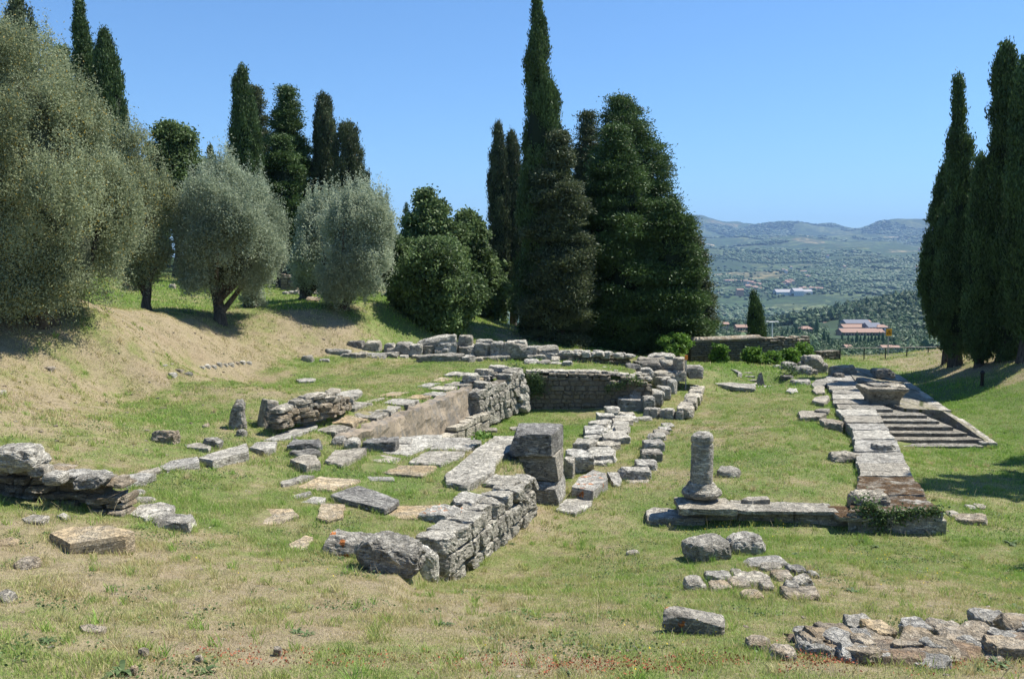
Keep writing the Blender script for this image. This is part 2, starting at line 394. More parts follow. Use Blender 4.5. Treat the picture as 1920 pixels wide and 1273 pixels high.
def rock(c, L, W, H, rot=0, n=7, rnd=.1, cuts=3, amp=.05, seed=None, tilt=(0, 0), taper=0.):
    """rough stone: rounded box with broken corners; c = centre of the base"""
    seed = R.randint(1 << 20) if seed is None else seed; rs = np.random.RandomState(seed)
    V, F = cubegrid(n); h = np.array([L, W, H]) / 2; P = V * h
    n = int(n * 1.45) + 1; cuts = cuts + (2 if cuts > 1 else 0); r = min(rnd * .8 * min(L, W, H) * 1.6, min(h) * .98)
    inn = np.clip(P, -(h - r), h - r); d = P - inn; nd = np.linalg.norm(d, axis=1, keepdims=True); P = inn + r * d / np.maximum(nd, 1e-9)
    for k in range(cuts):
        nrm = rs.normal(size=3) * [1, 1, .8]; nrm[2] = abs(nrm[2]) * (1 if rs.rand() < .75 else -1); nrm /= np.linalg.norm(nrm)
        sup = np.abs(nrm) @ h; off = sup * rs.uniform(.60, .84)
        e = P @ nrm - off; P = P - np.maximum(e, 0)[:, None] * nrm * .92
    if taper: P[:, :2] *= (1 - taper * (P[:, 2:3] / h[2] * .5 + .5))
    s = min(max(L, .15), 1.2); f = 1.7 / s; o = rs.rand(3) * 50
    rid = 1 - np.abs(fbm(P * f * 1.9 * np.array([1, 1, 1.8]) + o, seed % 89, 3)) * 2.2
    Dn = P / (np.linalg.norm(P / h, axis=1, keepdims=True) + 1e-6) / np.linalg.norm(h)
    P = P - Dn * (np.clip(rid - .55, 0, 1) * amp * s * 1.5)[:, None]
    for ax in range(3): P[:, ax] += amp * s * .8 * fbm(P * f + o + ax * 9.7, seed % 97 + ax, 2) + amp * .42 * s * vnoise(P * f * 5 + o, ax + 5) + amp * .25 * s * vnoise(P * f * 11 + o, ax + 15)
    P[:, 2] += H / 2
    ca, sa = math.cos(tilt[0]), math.sin(tilt[0]); y, z = P[:, 1].copy(), P[:, 2].copy(); P[:, 1] = y * ca - z * sa; P[:, 2] = y * sa + z * ca
    ca, sa = math.cos(tilt[1]), math.sin(tilt[1]); x, z = P[:, 0].copy(), P[:, 2].copy(); P[:, 0] = x * ca + z * sa; P[:, 2] = -x * sa + z * ca
    ca, sa = math.cos(rot), math.sin(rot); x, y = P[:, 0].copy(), P[:, 1].copy(); P[:, 0] = x * ca - y * sa; P[:, 1] = x * sa + y * ca
    return P + np.array(c), F
FOOT = []          # footprints that keep grass away
def prism(poly, zt, thick, n=44, seed=None, amp=.025, tiltv=None, dome=0.0, bev=.03):
    n = int(n * 1.6)
    """rough slab with the plan outline poly (world XY); zt = top height"""
    seed = R.randint(1 << 20) if seed is None else seed
    P = np.array(poly, float); c = P.mean(0); area = np.sum(P[:, 0] * np.roll(P[:, 1], -1) - P[:, 1] * np.roll(P[:, 0], -1))
    if area < 0: P = P[::-1]
    Q = np.vstack([P, P[:1]]); L = np.concatenate([[0], np.cumsum(np.linalg.norm(np.diff(Q, axis=0), axis=1))])
    t = np.linspace(0, L[-1], n, endpoint=False); O = np.stack([np.interp(t, L, Q[:, 0]), np.interp(t, L, Q[:, 1])], 1)
    size = math.sqrt(abs(area) / 2) + .05
    nn = fbm(np.hstack([O * 1.6, np.zeros((n, 1))]) + seed % 31, seed % 13, 4); rad = O - c
    O = c + rad * (1 + nn[:, None] * amp * 2.2 / 1.)
    rings = [(1.0, -thick), (1.0, -thick * .55), (1.005, -thick * .18), (1 - bev / size * .6, 0), (.86, 0), (.68, 0), (.48, 0), (.26, 0)]
    V = []
    for k, (s, dz) in enumerate(rings):
        r = np.hstack([c + (O - c) * s, np.full((n, 1), zt + dz)])
        if dz == 0: r[:, 2] += dome * (1 - s ** 2)
        V.append(r)
    V.append(np.array([[c[0], c[1], zt + dome]])); V = np.vstack(V)
    V[:, 2] += fbm(V * 3.0 + seed % 17, 3, 3) * amp * .45 * (V[:, 2] > zt - thick * .5)
    V[:, :2] += np.stack([fbm(V * 7 + 5, 8, 3), fbm(V * 7 + 31, 9, 3)], 1) * amp * .6
    if tiltv is not None: V[:, 2] += (V[:, :2] - c) @ np.array(tiltv)
    Fq = []
    for k in range(len(rings) - 1):
        a = np.arange(n) + k * n; b_ = np.roll(np.arange(n), -1) + k * n
        Fq.append(np.stack([a, b_, b_ + n, a + n], 1))
    k = len(rings) - 1; a = np.arange(n) + k * n; b_ = np.roll(np.arange(n), -1) + k * n
    Ft = np.stack([a, b_, np.full(n, len(V) - 1)], 1)
    return V, [np.vstack(Fq), Ft]
def slab(name, px, zt, thick, m, label, cat='stone slab', group=None, parent=None, foot=True, **k):
    """flat stone given by where its outline is seen and the height of its top; zt None: a little above the ground"""
    if zt is None or isinstance(zt, tuple):
        up = zt[0] if isinstance(zt, tuple) else .05
        c = np.mean(px, 0); h = HIT(*c); z = h[2] + up
        for _ in range(2):
            g = G(c[0], c[1], z); z = T(*g) + up
        zt = z
    W = [G(a, b_, zt) for a, b_ in px]
    if foot: Wf = np.array(W); FOOT.append(Wf.mean(0) + (Wf - Wf.mean(0)) * .93)
    V, F = prism(W, zt, thick, **k)
    o = mk(name, V, F, m, parent, loc=(*np.mean(W, 0), zt - thick) if parent is None else tuple(parent.location))
    return tag(o, label, cat if label else None, group)
def blk_geom(x0, x1, yt, yb, dep, z=None, Y=None, sink=.13, rot=0, rect=False, **k):
    """stone seen in the picture box x0..x1, yt..yb, with depth dep, standing on z (or on the ground under it)"""
    xc = (x0 + x1) / 2
    if Y is None:
        if z is None: _, Y, z = HIT(xc, yb)
        else: Y = G(xc, yb, z)[1]
    elif z is None: z = AT(xc, yb, Y)[2]
    D = CZ - z; w = (x1 - x0) / FPX * Y
    H = ((yb - yt) * Y / FPX - D * dep / Y) / max(.3, 1 - dep / Y)
    H = max(H, .06)
    X = (xc - 960) / FPX * Y * (1 / (_cp)) ; X = AT(xc, yb, Y)[0] * (Y + dep / 2) / Y
    L = w * 1.03
    if not rect and rot:
        L = max(.1, (w - abs(math.sin(rot)) * dep) / max(.4, math.cos(rot)))
    return (X, Y + dep / 2, z - sink), L, dep, H + sink
def block(name, box, dep, m, label=None, cat='stone', group=None, parent=None, z=None, Y=None, foot=True, sink=.13, rot=0, grow=1.0, **k):
    c, L, W, H = blk_geom(*box, dep, z, Y, sink, rot)
    L *= grow; W *= grow; V, F = rock(c, L, W, H, rot=rot, **k)
    if foot and parent is None:
        FOOT.append(np.array([(c[0] - L * .38, c[1] - W * .34), (c[0] + L * .38, c[1] - W * .34), (c[0] + L * .38, c[1] + W * .38), (c[0] - L * .38, c[1] + W * .38)]))
    o = mk(name, V, F, m, parent, loc=tuple(c) if parent is None else tuple(parent.location))
    return tag(o, label, cat if label else None, group)
def wall_blocks(mb, p0, p1, zb, zt, th, ch, lr, n=4, rnd=.14, amp=.035, jit=.03, seed=1, drop=0., gap=.012, cuts=1, hv=(.8, 1.25)):
    """courses of rough blocks between two points; zb/zt functions of the fraction along the wall"""
    rs = np.random.RandomState(seed); p0 = np.array(p0, float); p1 = np.array(p1, float); L = np.linalg.norm(p1 - p0); u = (p1 - p0) / L; rot = math.atan2(u[1], u[0]); nv = np.array([-u[1], u[0]])
    zlo = min(zb(0), zb(1)); k = 0; z = zlo
    zmax = max(zt(t) for t in np.linspace(0, 1, 9))
    while z < zmax:
        h = ch * rs.uniform(*hv); x = -rs.rand() * lr[0] * .4
        while x < L:
            l = rs.uniform(*lr); x0, x1 = max(x, 0), min(x + l, L); x += l
            if x1 - x0 < lr[0] * .3: continue
            t = (x0 + x1) / 2 / L
            if z + h * .55 > zt(t) or z + h < zb(t): continue
            if rs.rand() < drop: continue
            hh = min(h, max(zt(t) - z, h * .6)) if z + h > zt(t) else h
            c = p0 + u * (x0 + x1) / 2 + nv * rs.uniform(-jit, jit)
            V, F = rock((c[0], c[1], z), x1 - x0 - gap, th, hh - gap, rot=rot + rs.uniform(-.03, .03), n=n, rnd=rnd, cuts=cuts, amp=amp, seed=rs.randint(1 << 20))
            mb.add(V, F)
        z += h
def box_mesh(p0, p1, zb0, zb1, zt0, zt1, th):
    p0 = np.array(p0, float); p1 = np.array(p1, float); u = (p1 - p0) / np.linalg.norm(p1 - p0); n = np.array([-u[1], u[0]]) * th / 2
    V = [(*(p0 - n), zb0), (*(p1 - n), zb1), (*(p1 + n), zb1), (*(p0 + n), zb0), (*(p0 - n), zt0), (*(p1 - n), zt1), (*(p1 + n), zt1), (*(p0 + n), zt0)]
    F = [(0, 3, 2, 1), (4, 5, 6, 7), (0, 1, 5, 4), (1, 2, 6, 5), (2, 3, 7, 6), (3, 0, 4, 7)]
    return np.array(V, float), np.array(F)
def tube(pts, rad, n=8, seed=0, amp=0.):
    P = np.array(pts, float); k = len(P); V = []
    for i in range(k):
        d = P[min(i + 1, k - 1)] - P[max(i - 1, 0)]; d /= np.linalg.norm(d)
        a = np.cross(d, [0.3, .9, .1]); a /= np.linalg.norm(a); b_ = np.cross(d, a)
        th = np.linspace(0, 2 * np.pi, n, endpoint=False)
        r = rad[i] * (1 + amp * vnoise(np.stack([np.cos(th) * 1.5 + seed, np.sin(th) * 1.5, th * 0 + i * .6], 1), seed))
        V.append(P[i] + np.outer(np.cos(th) * r, a) + np.outer(np.sin(th) * r, b_))
    V = np.vstack(V); F = []
    for i in range(k - 1):
        a = np.arange(n) + i * n; b_ = np.roll(np.arange(n), -1) + i * n; F.append(np.stack([a, b_, b_ + n, a + n], 1))
    return V, np.vstack(F)

# ------------------------------------------------------------------ foliage
def leaves(C, D, l, w, rs, spread=.8):
    """diamond leaves at C pointing roughly along D"""
    n = len(C); D = D + rs.normal(size=(n, 3)) * spread; D /= np.linalg.norm(D, axis=1, keepdims=True) + 1e-9
    S = np.cross(D, rs.normal(size=(n, 3))); S /= np.linalg.norm(S, axis=1, keepdims=True) + 1e-9
    ll = (l * rs.uniform(.6, 1.3, n))[:, None]; ww = (w * rs.uniform(.7, 1.3, n))[:, None]
    V = np.stack([C - D * ll * .5, C + S * ww * .5, C + D * ll * .5, C - S * ww * .5], 1).reshape(-1, 3)
    return V, np.arange(4 * n).reshape(n, 4)
def crown_geo(prof, cxf, Y, kind, nleaf, l, w, clump, rs, core=.8, seed=0):
    """prof: arrays z, xc, r"""
    z, xc, r = prof; zt = z.max(); zb = z.min(); H = zt - zb; rm = r.max()
    amp = {'cyp': .10, 'con': .30, 'olive': .26, 'broad': .2}[kind]
    fz = {'cyp': .5, 'con': 1.2, 'olive': .8, 'broad': .9}[kind]
    def lump(th, hh): return 1 + amp * fbm(np.stack([np.cos(th) * (2.4 if kind == 'cyp' else 1.6) + seed, np.sin(th) * (2.4 if kind == 'cyp' else 1.6), hh * fz], -1), 11, 3)
    # first the boughs: lumps that make the billowing outline
    lr, lz = {'cyp': (.26, 2.6), 'con': (.36, .48), 'olive': (.30, .95), 'broad': (.30, .72)}[kind]
    lr = {'cyp': .38, 'con': .62, 'olive': .85, 'broad': .75}[kind] * (1 if rm > 1.2 else max(rm, .3) / 1.2)
    area = 2 * np.pi * np.mean(r) * H; nb = int(max(14, area / (lr * lr * max(lz, .6)) * {'cyp': .75, 'con': .62, 'olive': .62, 'broad': .8}[kind] * (.72 if kind == 'olive' else 1)))
    hb = rs.rand(nb * 8) * H + zb; keep = rs.rand(len(hb)) * rm < np.interp(hb, z, r) + .05 * rm; hb = hb[keep][:nb]; nb = len(hb); tb = rs.rand(nb) * 2 * np.pi
    br = lr * rs.uniform(.6, 1.35, nb); br = np.minimum(br, np.interp(hb, z, r) * .75 + .06)
    rb = np.maximum(np.interp(hb, z, r) * lump(tb, hb) * rs.uniform(.78 if kind == 'olive' else .86, 1.12, nb) - br * .85, 0)
    BC = np.stack([np.interp(hb, z, xc) + rb * np.cos(tb), Y + rb * np.sin(tb), hb], 1)
    # then twig clumps on the outside of each bough
    ncl = max(60, int(nleaf / {'cyp': 46, 'con': 60, 'olive': 125, 'broad': 80}[kind])); J = rs.choice(nb, ncl, p=br ** 2 / np.sum(br ** 2))
    d = rs.normal(size=(ncl, 3)); d[:, 0] += np.cos(tb[J]) * .8; d[:, 1] += np.sin(tb[J]) * .8; d[:, 2] += .25; d /= np.linalg.norm(d, axis=1, keepdims=True)
    q = (rs.uniform(.35, 1, ncl) ** .5)[:, None]
    C = BC[J] + d * q * br[J][:, None] * np.array([1, 1, lz]); C[:, 2] = np.minimum(C[:, 2], zt)
    if kind in ('olive', 'broad'):
        k = rs.rand(ncl) < .08; m_ = k.sum(); hz = rs.rand(m_ * 6) * H + zb; hz = hz[rs.rand(len(hz)) * rm < np.interp(hz, z, r)]; hz = np.resize(hz, m_); tz = rs.rand(m_) * 2 * np.pi; rz = np.interp(hz, z, r) * lump(tz, hz) * rs.uniform(.55, .92, m_)
        C[k] = np.stack([np.interp(hz, z, xc) + rz * np.cos(tz), Y + rz * np.sin(tz), hz], 1); d[k] = np.stack([np.cos(tz), np.sin(tz), tz * 0 + .2], 1)
    if kind in ('cyp', 'con'):
        k = rs.choice(ncl, max(6, ncl // 22), replace=False); hz = zt - H * .16 * rs.rand(len(k)) ** 1.3; tz = rs.rand(len(k)) * 2 * np.pi; rz = np.interp(hz, z, r) * .5 * rs.rand(len(k))
        C[k] = np.stack([np.interp(hz, z, xc) + rz * np.cos(tz), Y + rz * np.sin(tz), hz], 1)
    lowc = C[:, 2] < zb; C[lowc, 2] = zb + rs.rand(lowc.sum()) * .5
    out = d.copy(); cs = clump * {'cyp': .27, 'con': .33, 'olive': .33, 'broad': .34}[kind]
    per = np.maximum(4, (nleaf / ncl * rs.uniform(.5, 1.6, ncl))).astype(int); I = np.repeat(np.arange(ncl), per); n = len(I)
    g = rs.normal(size=(n, 3)) * cs
    if kind == 'cyp': g[:, 2] *= 1.8; dirv = out[I] * .35 + np.array([0, 0, 1.1]); sp = .35
    elif kind == 'con': g[:, 2] *= .5; g[:, :2] *= 1.4; dirv = out[I] * 1. + np.array([0, 0, .15]); sp = .5
    elif kind == 'olive':
        shoot = rs.rand(ncl) < .28; g[shoot[I]] *= np.array([.35, .35, 2.6]); C[shoot, 2] += .16; dirv = out[I] * .5 + np.array([0, 0, .6]); sp = .8
    else: dirv = out[I] * .7 + np.array([0, 0, -.1]); sp = .8; g[:, 2] *= .7
    P = C[I] + g
    V, F = leaves(P, dirv, l, w, rs, sp)
    tint = np.clip(.5 + .18 * rs.normal(size=nb)[J][I] + .13 * rs.normal(size=ncl)[I] + .13 * rs.normal(size=n), 0, 1)
    # core
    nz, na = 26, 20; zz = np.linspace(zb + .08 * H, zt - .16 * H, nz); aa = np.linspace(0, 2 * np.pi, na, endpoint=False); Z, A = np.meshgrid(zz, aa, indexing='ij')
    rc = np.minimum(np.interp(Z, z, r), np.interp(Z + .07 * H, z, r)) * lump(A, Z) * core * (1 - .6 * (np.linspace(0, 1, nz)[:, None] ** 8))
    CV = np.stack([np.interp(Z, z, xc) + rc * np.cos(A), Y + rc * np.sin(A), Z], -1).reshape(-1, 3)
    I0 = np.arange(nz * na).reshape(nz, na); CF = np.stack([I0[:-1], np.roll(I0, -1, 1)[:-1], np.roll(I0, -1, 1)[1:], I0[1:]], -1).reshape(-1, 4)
    return V, F, tint, rs.rand(n), CV, CF
def tree(name, prof_px, Y, base_px, kind, m, label, cat='tree', group=None, nleaf=20000, l=.2, w=.06, clump=.35, trunk_r=.2, core=.78, seed=None, limbs=0, zbase=None, mcore=None, lean=0., fork=None):
    """prof_px rows: (y, x_left, x_right) of the silhouette, seen at distance Y"""
    seed = R.randint(1 << 20) if seed is None else seed; rs = np.random.RandomState(seed)
    kf = {'olive': .88, 'cyp': .86, 'con': .96, 'broad': .94}[kind]; rows = sorted([(AT(960, y, Y)[2], AT((a + b_) / 2, y, Y)[0], (b_ - a) / 2 / FPX * Y * kf) for y, a, b_ in prof_px])
    z, xc, r = (np.array(v) for v in zip(*rows))
    bx = AT(base_px[0], base_px[1], Y)[0]; bz = T(bx, Y) if zbase is None else zbase
    root = empty(name, (bx, Y, bz), label, cat, group)
    V, F, tint, alt, CV, CF = crown_geo((z, xc, r), None, Y, kind, nleaf, l, w, clump, rs, core, seed % 50)
    n = len(F)
    cr = mk('crown', V, F, m, root, attrs={'tint': tint, 'alt': alt}, loc=tuple(root.location))
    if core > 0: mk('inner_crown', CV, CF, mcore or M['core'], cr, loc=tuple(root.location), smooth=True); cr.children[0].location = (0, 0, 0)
    mb = MB(); top = z.min() + (z.max() - z.min()) * (.55 if kind in ('cyp', 'con') else .42); xt = np.interp(top, z, xc)
    k = 7; zz = np.linspace(bz - .25, top, k); tt = np.linspace(0, 1, k)
    wob = rs.normal(size=(k, 2)) * trunk_r * (.5 if kind in ('olive', 'broad') else .08); wob[0] = 0
    pts = np.stack([bx + (xt - bx) * tt ** 1.3 + wob[:, 0], Y + wob[:, 1], zz], 1)
    rad = trunk_r * np.interp(tt, [0, .08, .3, 1], [1.7, 1.15, .9, .3]); mb.add(*tube(pts, rad, 12, seed % 40, .28))
    for i in range(limbs):
        a = rs.rand() * 2 * np.pi; f = rs.uniform(.18, .5); s = np.array([np.interp(f, tt, pts[:, 0]), Y, np.interp(f, tt, zz)])
        zh = rs.uniform(z.min() + .3 * (z.max() - z.min()), z.min() + .75 * (z.max() - z.min())); rr = np.interp(zh, z, r) * rs.uniform(.45, .8)
        e = np.array([np.interp(zh, z, xc) + rr * math.cos(a), Y + rr * math.sin(a), zh]); q = (s + e) / 2 + np.array([rs.normal() * .15, rs.normal() * .15, -.1 * (zh - s[2])]) + np.array([(e - s)[0] * .12, (e - s)[1] * .12, 0])
        mb.add(*tube([s, q, e], [trunk_r * .5, trunk_r * .34, trunk_r * .1], 7, i, .2))
    mb.build('trunk', M['bark'], root, smooth=True, loc=tuple(root.location))
    return root

# ------------------------------------------------------------------ the ground sheet
def build_ground():
    az = np.radians(np.concatenate([np.linspace(-180, -42, 46, endpoint=False), np.linspace(-42, 42, 500), np.linspace(45, 177, 44)]))
    r = np.concatenate([[.05, .5, 1, 1.6, 2.3, 3], 3 * 1.0075 ** np.arange(1, 376), 50 * 1.016 ** np.arange(0, 378)]); r = np.unique(r)
    Rr, Az = np.meshgrid(r, az, indexing='ij'); X = Rr * np.sin(Az); Y = Rr * np.cos(Az); Z = terr(X, Y)
    nr, na = X.shape; I = np.arange(nr * na).reshape(nr, na); J = np.roll(I, -1, 1)
    F = np.stack([I[:-1], I[1:], J[1:], J[:-1]], -1).reshape(-1, 4)[:, ::-1]
    lu = np.zeros_like(X); near = Rr < 62; lu[near] = lush(X[near], Y[near])
    fa = sstep(46, 62, Rr)
    o = mk('ground', np.stack([X, Y, Z], -1).reshape(-1, 3), F, M['ground'], smooth=True, vattrs={'lush': lu.ravel(), 'far': fa.ravel()})
    tag(o, kind='structure')
build_ground()
# ------------------------------------------------------------------ near retaining wall and its boulders
S, SO, SD, SW, ST, SM, SN, SS = (M[k] for k in ('stone', 'stone_o', 'stone_d', 'stone_w', 'stone_t', 'stone_m', 'stone_n', 'stone_s'))
w = empty('retaining_wall', (-.3, 14, .1), 'pale rough-block retaining wall in the foreground, ending at the dark three-block pier', 'wall')
p0, p1 = (-1.10, 12.05), (.24, 15.75)
def near_top(t): return np.interp(t, [0, .07, .22, .36, .46, .7, .8, 1], [.70, .80, .85, .80, .86, .86, .80, .82])
mb = MB(); wall_blocks(mb, p0, p1, lambda t: -.05 - .15 * t, near_top, .5, .235, (.24, .62), n=10, rnd=.10, amp=.065, jit=.03, seed=12, gap=.006, cuts=2)
mb.build('masonry', SW, w, loc=tuple(w.location))
mb = MB(); mb.add(*box_mesh((-1.0, 12.3), p1, -.1, -.2, .5, .52, .30)); mb.build('wall_core', M['mortar'], w, loc=tuple(w.location))
for (bx, d, o_) in (((822, 872, 950, 985), .5, SO), ((868, 925, 930, 960), .5, S), ((905, 1008, 884, 925), .6, SW)):
    c, L, W_, H = blk_geom(*bx, d, z=.62, sink=.03)
    V, F = rock((c[0] - .12, c[1], .60), .62, .55, .2, rot=1.2, n=12, rnd=.25, cuts=3, amp=.06); mk('capstone', V, F, o_, w, loc=tuple(w.location))
# two big end boulders
block('boulder', (578, 738, 984, 1046), .55, SO, 'long rounded grey boulder with orange lichen at the left end of the near wall', 'boulder', n=18, rnd=.42, cuts=2, amp=.07, seed=5, rot=-.16, taper=.12)
block('boulder', (664, 806, 986, 1074), .55, S, 'largest layered grey boulder, overhanging at the front corner of the near wall', 'boulder', n=20, rnd=.34, cuts=5, amp=.10, seed=19, rot=.12, sink=.12)
block('boulder', (762, 830, 1010, 1088), .45, SW, 'pale footing stone under the front corner of the near wall', 'boulder', n=14, rnd=.3, cuts=4, amp=.07, seed=23, rot=.35)
# pier of three courses
px_, py_ = .50, 17.1
pr = empty('stone_pier', (px_, py_, 0), 'dark pier of three stacked squared blocks with a sunlit right side, beside the near wall', 'pier')
ro = -.25
def pier(nm, lx, x0, L, W_, z0, H, m, sd, n=14):
    cx = px_ + x0 * math.cos(ro); cy = py_ + x0 * math.sin(ro)
    V, F = rock((cx, cy, z0), L, W_, H, rot=ro, n=n, rnd=.07, cuts=2, amp=.022, seed=sd); mk(nm, V, F, m, pr, loc=tuple(pr.location))
pier('block', 0, .02, 1.02, 1.25, -.12, .54, S, 3); pier('block', 0, .12, .80, 1.22, .42, .47, S, 14); pier('block', 0, -.40, .22, 1.2, .42, .46, SD, 9); pier('block', 0, -.07, .92, 1.2, .885, .46, SD, 31)
slab('flat_stone', [(1042, 955), (1060, 935), (1112, 930), (1110, 945), (1080, 962)], (.04,), .12, S, 'flat pale stone lying in the grass at the foot of the dark pier')
# slabs of the terrace
TZ = .785
G1 = 'worn paving slabs of the upper terrace'
slab('paving_slab', [(718, 846), (752, 820), (832, 815), (824, 830), (768, 852)], TZ + .03, .14, SW, 'pale worn paving slab, leftmost of the large ones behind the near terrace', group=G1, tiltv=(0, .02))
slab('paving_slab', [(805, 841), (827, 820), (900, 821), (903, 831), (876, 844)], TZ + .03, .14, S, 'pale grey slab on the far terrace edge, left of the thick overhanging slab', group=G1)
slab('paving_slab', [(766, 866), (802, 844), (874, 846), (868, 857), (827, 873)], TZ + .02, .14, S, 'smooth grey slab in the middle of the terrace, before the far edge one', group=G1)
slab('paving_slab', [(832, 887), (890, 847), (928, 822), (967, 822), (973, 835), (933, 863), (927, 880), (875, 905), (834, 898)], .88, .20, S, 'long thick paving slab overhanging the terrace edge beside the dark pier', group=G1, n=64, amp=.03, tiltv=(0.01, .03))
slab('paving_slab', [(673, 878), (680, 869), (820, 873), (822, 883), (793, 893), (677, 884)], TZ - .0, .12, ST, 'tan strip of bare paving with straw-coloured crust, widest of the tan slabs', group=G1)
slab('paving_slab', [(677, 858), (713, 852), (752, 858), (743, 868), (693, 864)], TZ + .01, .12, S, 'small grey paving slab partly under turf, above the widest tan slab', group=G1)
slab('paving_slab', [(522, 905), (568, 889), (593, 891), (529, 911)], (.04,), .12, S, 'narrow grey slab at the left end of the turf-covered paving', group=G1)
slab('paving_slab', [(556, 912), (600, 893), (675, 899), (622, 920), (585, 918)], (.03,), .12, ST, 'tan crusted slab left of the tilted dark slab', group=G1)
slab('paving_slab', [(680, 892), (737, 893), (739, 900), (695, 901)], (.03,), .1, S, 'small thin grey slab just above the tilted dark slab', group=G1)
slab('paving_slab', [(547, 929), (583, 920), (587, 924), (558, 934)], (.03,), .1, S, 'smallest sliver of slab in the turf at the left of the paving', group=G1)
slab('paving_slab', [(560, 942), (587, 930), (612, 932), (607, 943)], (.03,), .1, S, 'small flat grey slab between the tilted dark slab and the left boulder', group=G1)
slab('paving_slab', [(593, 970), (603, 943), (647, 945), (643, 967), (613, 976)], (.03,), .1, ST, 'squarish tan-grey slab flush with the turf behind the long rounded boulder', group=G1)
slab('paving_slab', [(470, 975), (500, 955), (548, 952), (560, 965), (510, 985)], (.02,), .1, ST, 'tan crust patch of paving left of the squarish slab', group=G1)
slab('paving_slab', [(690, 958), (730, 948), (820, 945), (838, 958), (780, 972), (715, 972)], (.015,), .1, ST, 'broad tan crust patch of paving in front of the tilted dark slab', group=G1)
slab('paving_slab', [(540, 1020), (572, 1002), (588, 1004), (578, 1030), (545, 1032)], (.03,), .1, ST, 'small tan slab at the left foot of the long rounded boulder', group=G1)
slab('tilted_slab', [(620, 928), (672, 912), (702, 920), (750, 935), (722, 951), (628, 932)], (.11,), .08, SD, 'dark tilted trapezoid slab lying loose on the turf-covered paving', tiltv=(-.02, .03), amp=.018)
# broken blocks along the far left edge of the terrace
B = lambda bx, d, m, lab, nm='stone_block', cat='stone block', **k: block(nm, bx, d, m, lab, cat, **k)
B((542, 606, 822, 847), .5, SD, 'dark flat-topped block with rough front at the left end of the terrace blocks', n=12, rnd=.12, rot=-.05)
B((540, 600, 840, 862), .45, SD, 'dark low stone wedged under the flat-topped block at the left terrace end', n=10, rnd=.25, sink=.1)
slab('flat_stone', [(543, 862), (570, 852), (592, 853), (602, 868), (575, 873)], (.12,), .14, S, 'pointed pale flat stone in the grass below the dark flat-topped block')
slab('flat_stone', [(608, 862), (628, 846), (686, 843), (672, 856), (640, 868)], (.10,), .16, S, 'broad sloping grey slab right of the pointed pale flat stone', tiltv=(0, .05))
B((622, 650, 814, 837), .4, S, 'small rounded pale stone at the near end of the plastered wall', n=9, rnd=.3, cuts=4)
B((648, 676, 818, 843), .4, S, 'upright brownish stone beside the long dark block', n=9, rnd=.2, cuts=4)
B((672, 748, 818, 847), .5, SD, 'long dark block with a flat pale top, behind the broad sloping slab', n=13, rnd=.08, rot=.03)
B((740, 772, 820, 838), .5, S, 'low pale block joining the long dark block to the first terrace slab', n=9)

# ------------------------------------------------------------------ long wall of the sunken room
w = empty('terrace_wall', (-2, 22.5, 0), 'long sunken room wall, plastered tan in its near half, pale rubble in its far half', 'wall')
A_, B_ = np.array((-3.42, 18.75)), np.array((.16, 27.9)); along = lambda f: A_ + (B_ - A_) * f
mb = MB(); a, b_ = along(0), along(.66); nx = 46; nz = 12; n2 = np.array([(b_ - a)[1], -(b_ - a)[0]]); n2 /= np.linalg.norm(n2)
V = []
for i in range(nx):
    p = a + (b_ - a) * i / (nx - 1); top = np.interp(i / (nx - 1), [0, 1], [.80, 1.02]) + .03 * math.sin(i * 1.7)
    for j in range(nz):
        f = j / (nz - 1); z = -.15 + (top + .15) * f; q = p + n2 * (.10 - .12 * f); V.append((q[0], q[1], z))
    for q, z in ((p - n2 * .35, top + .01), (p - n2 * .35, -.1)): V.append((q[0], q[1], z))
V = np.array(V); V[:, :] += np.stack([fbm(V * 2.2 + s, 5 + s, 3) * .05 + fbm(V * 8 + s, 7 + s, 2) * .02 for s in range(3)], 1)
I = np.arange(nx * (nz + 2)).reshape(nx, nz + 2); F = np.stack([I[:-1, :-1], I[1:, :-1], I[1:, 1:], I[:-1, 1:]], -1).reshape(-1, 4)
mk('plaster_face', V, F, M['plaster'], w, loc=tuple(w.location))
mb = MB(); wall_blocks(mb, along(.64), along(1.0), lambda t: -.12, lambda t: 1.04 + .18 * t + .05 * math.sin(9 * t), .5, .25, (.22, .6), n=7, rnd=.13, amp=.06, jit=.035, seed=4, cuts=2, gap=.004)
mb.build('rubble_masonry', SW, w, loc=tuple(w.location))
mb = MB(); wall_blocks(mb, along(.34) + n2 * .25, along(.68) + n2 * .28, lambda t: -.12, lambda t: .16 + .28 * t, .3, .24, (.4, .75), n=7, rnd=.1, amp=.03, jit=.02, seed=8)
mb.build('footing', SW, w, loc=tuple(w.location))
mb = MB(); mb.add(*box_mesh(along(.67), along(.985), -.2, -.2, .9, 1.05, .3)); mb.build('wall_core', M['mortar'], w, loc=tuple(w.location))
for (x0, x1, yt, yb, d) in ((919, 951, 681, 698, .6), (893, 925, 690, 704, .6), (868, 900, 700, 714, .5)):
    c, L, W_, H = blk_geom(x0, x1, yt, yb, d, z=1.12, sink=.05); V, F = rock(c, L, W_, .22, rot=.2, n=9, rnd=.2, cuts=3, amp=.05); mk('capstone', V, F, SW, w, loc=tuple(w.location))
# end corner of the long wall, battered rubble
mb = MB()
rs = np.random.RandomState(3)
for k in range(26):
    f = rs.rand(); x = .15 + rs.rand() * .42 * (1 - f); V, F = rock((x, 27.45 + rs.rand() * .5, -.15 + f * 1.15), .34, .36, .26, rot=rs.rand() * 3, n=6, rnd=.3, cuts=3, amp=.07, seed=k); mb.add(V, F)
mb.build('rubble_corner', SW, w, loc=tuple(w.location))
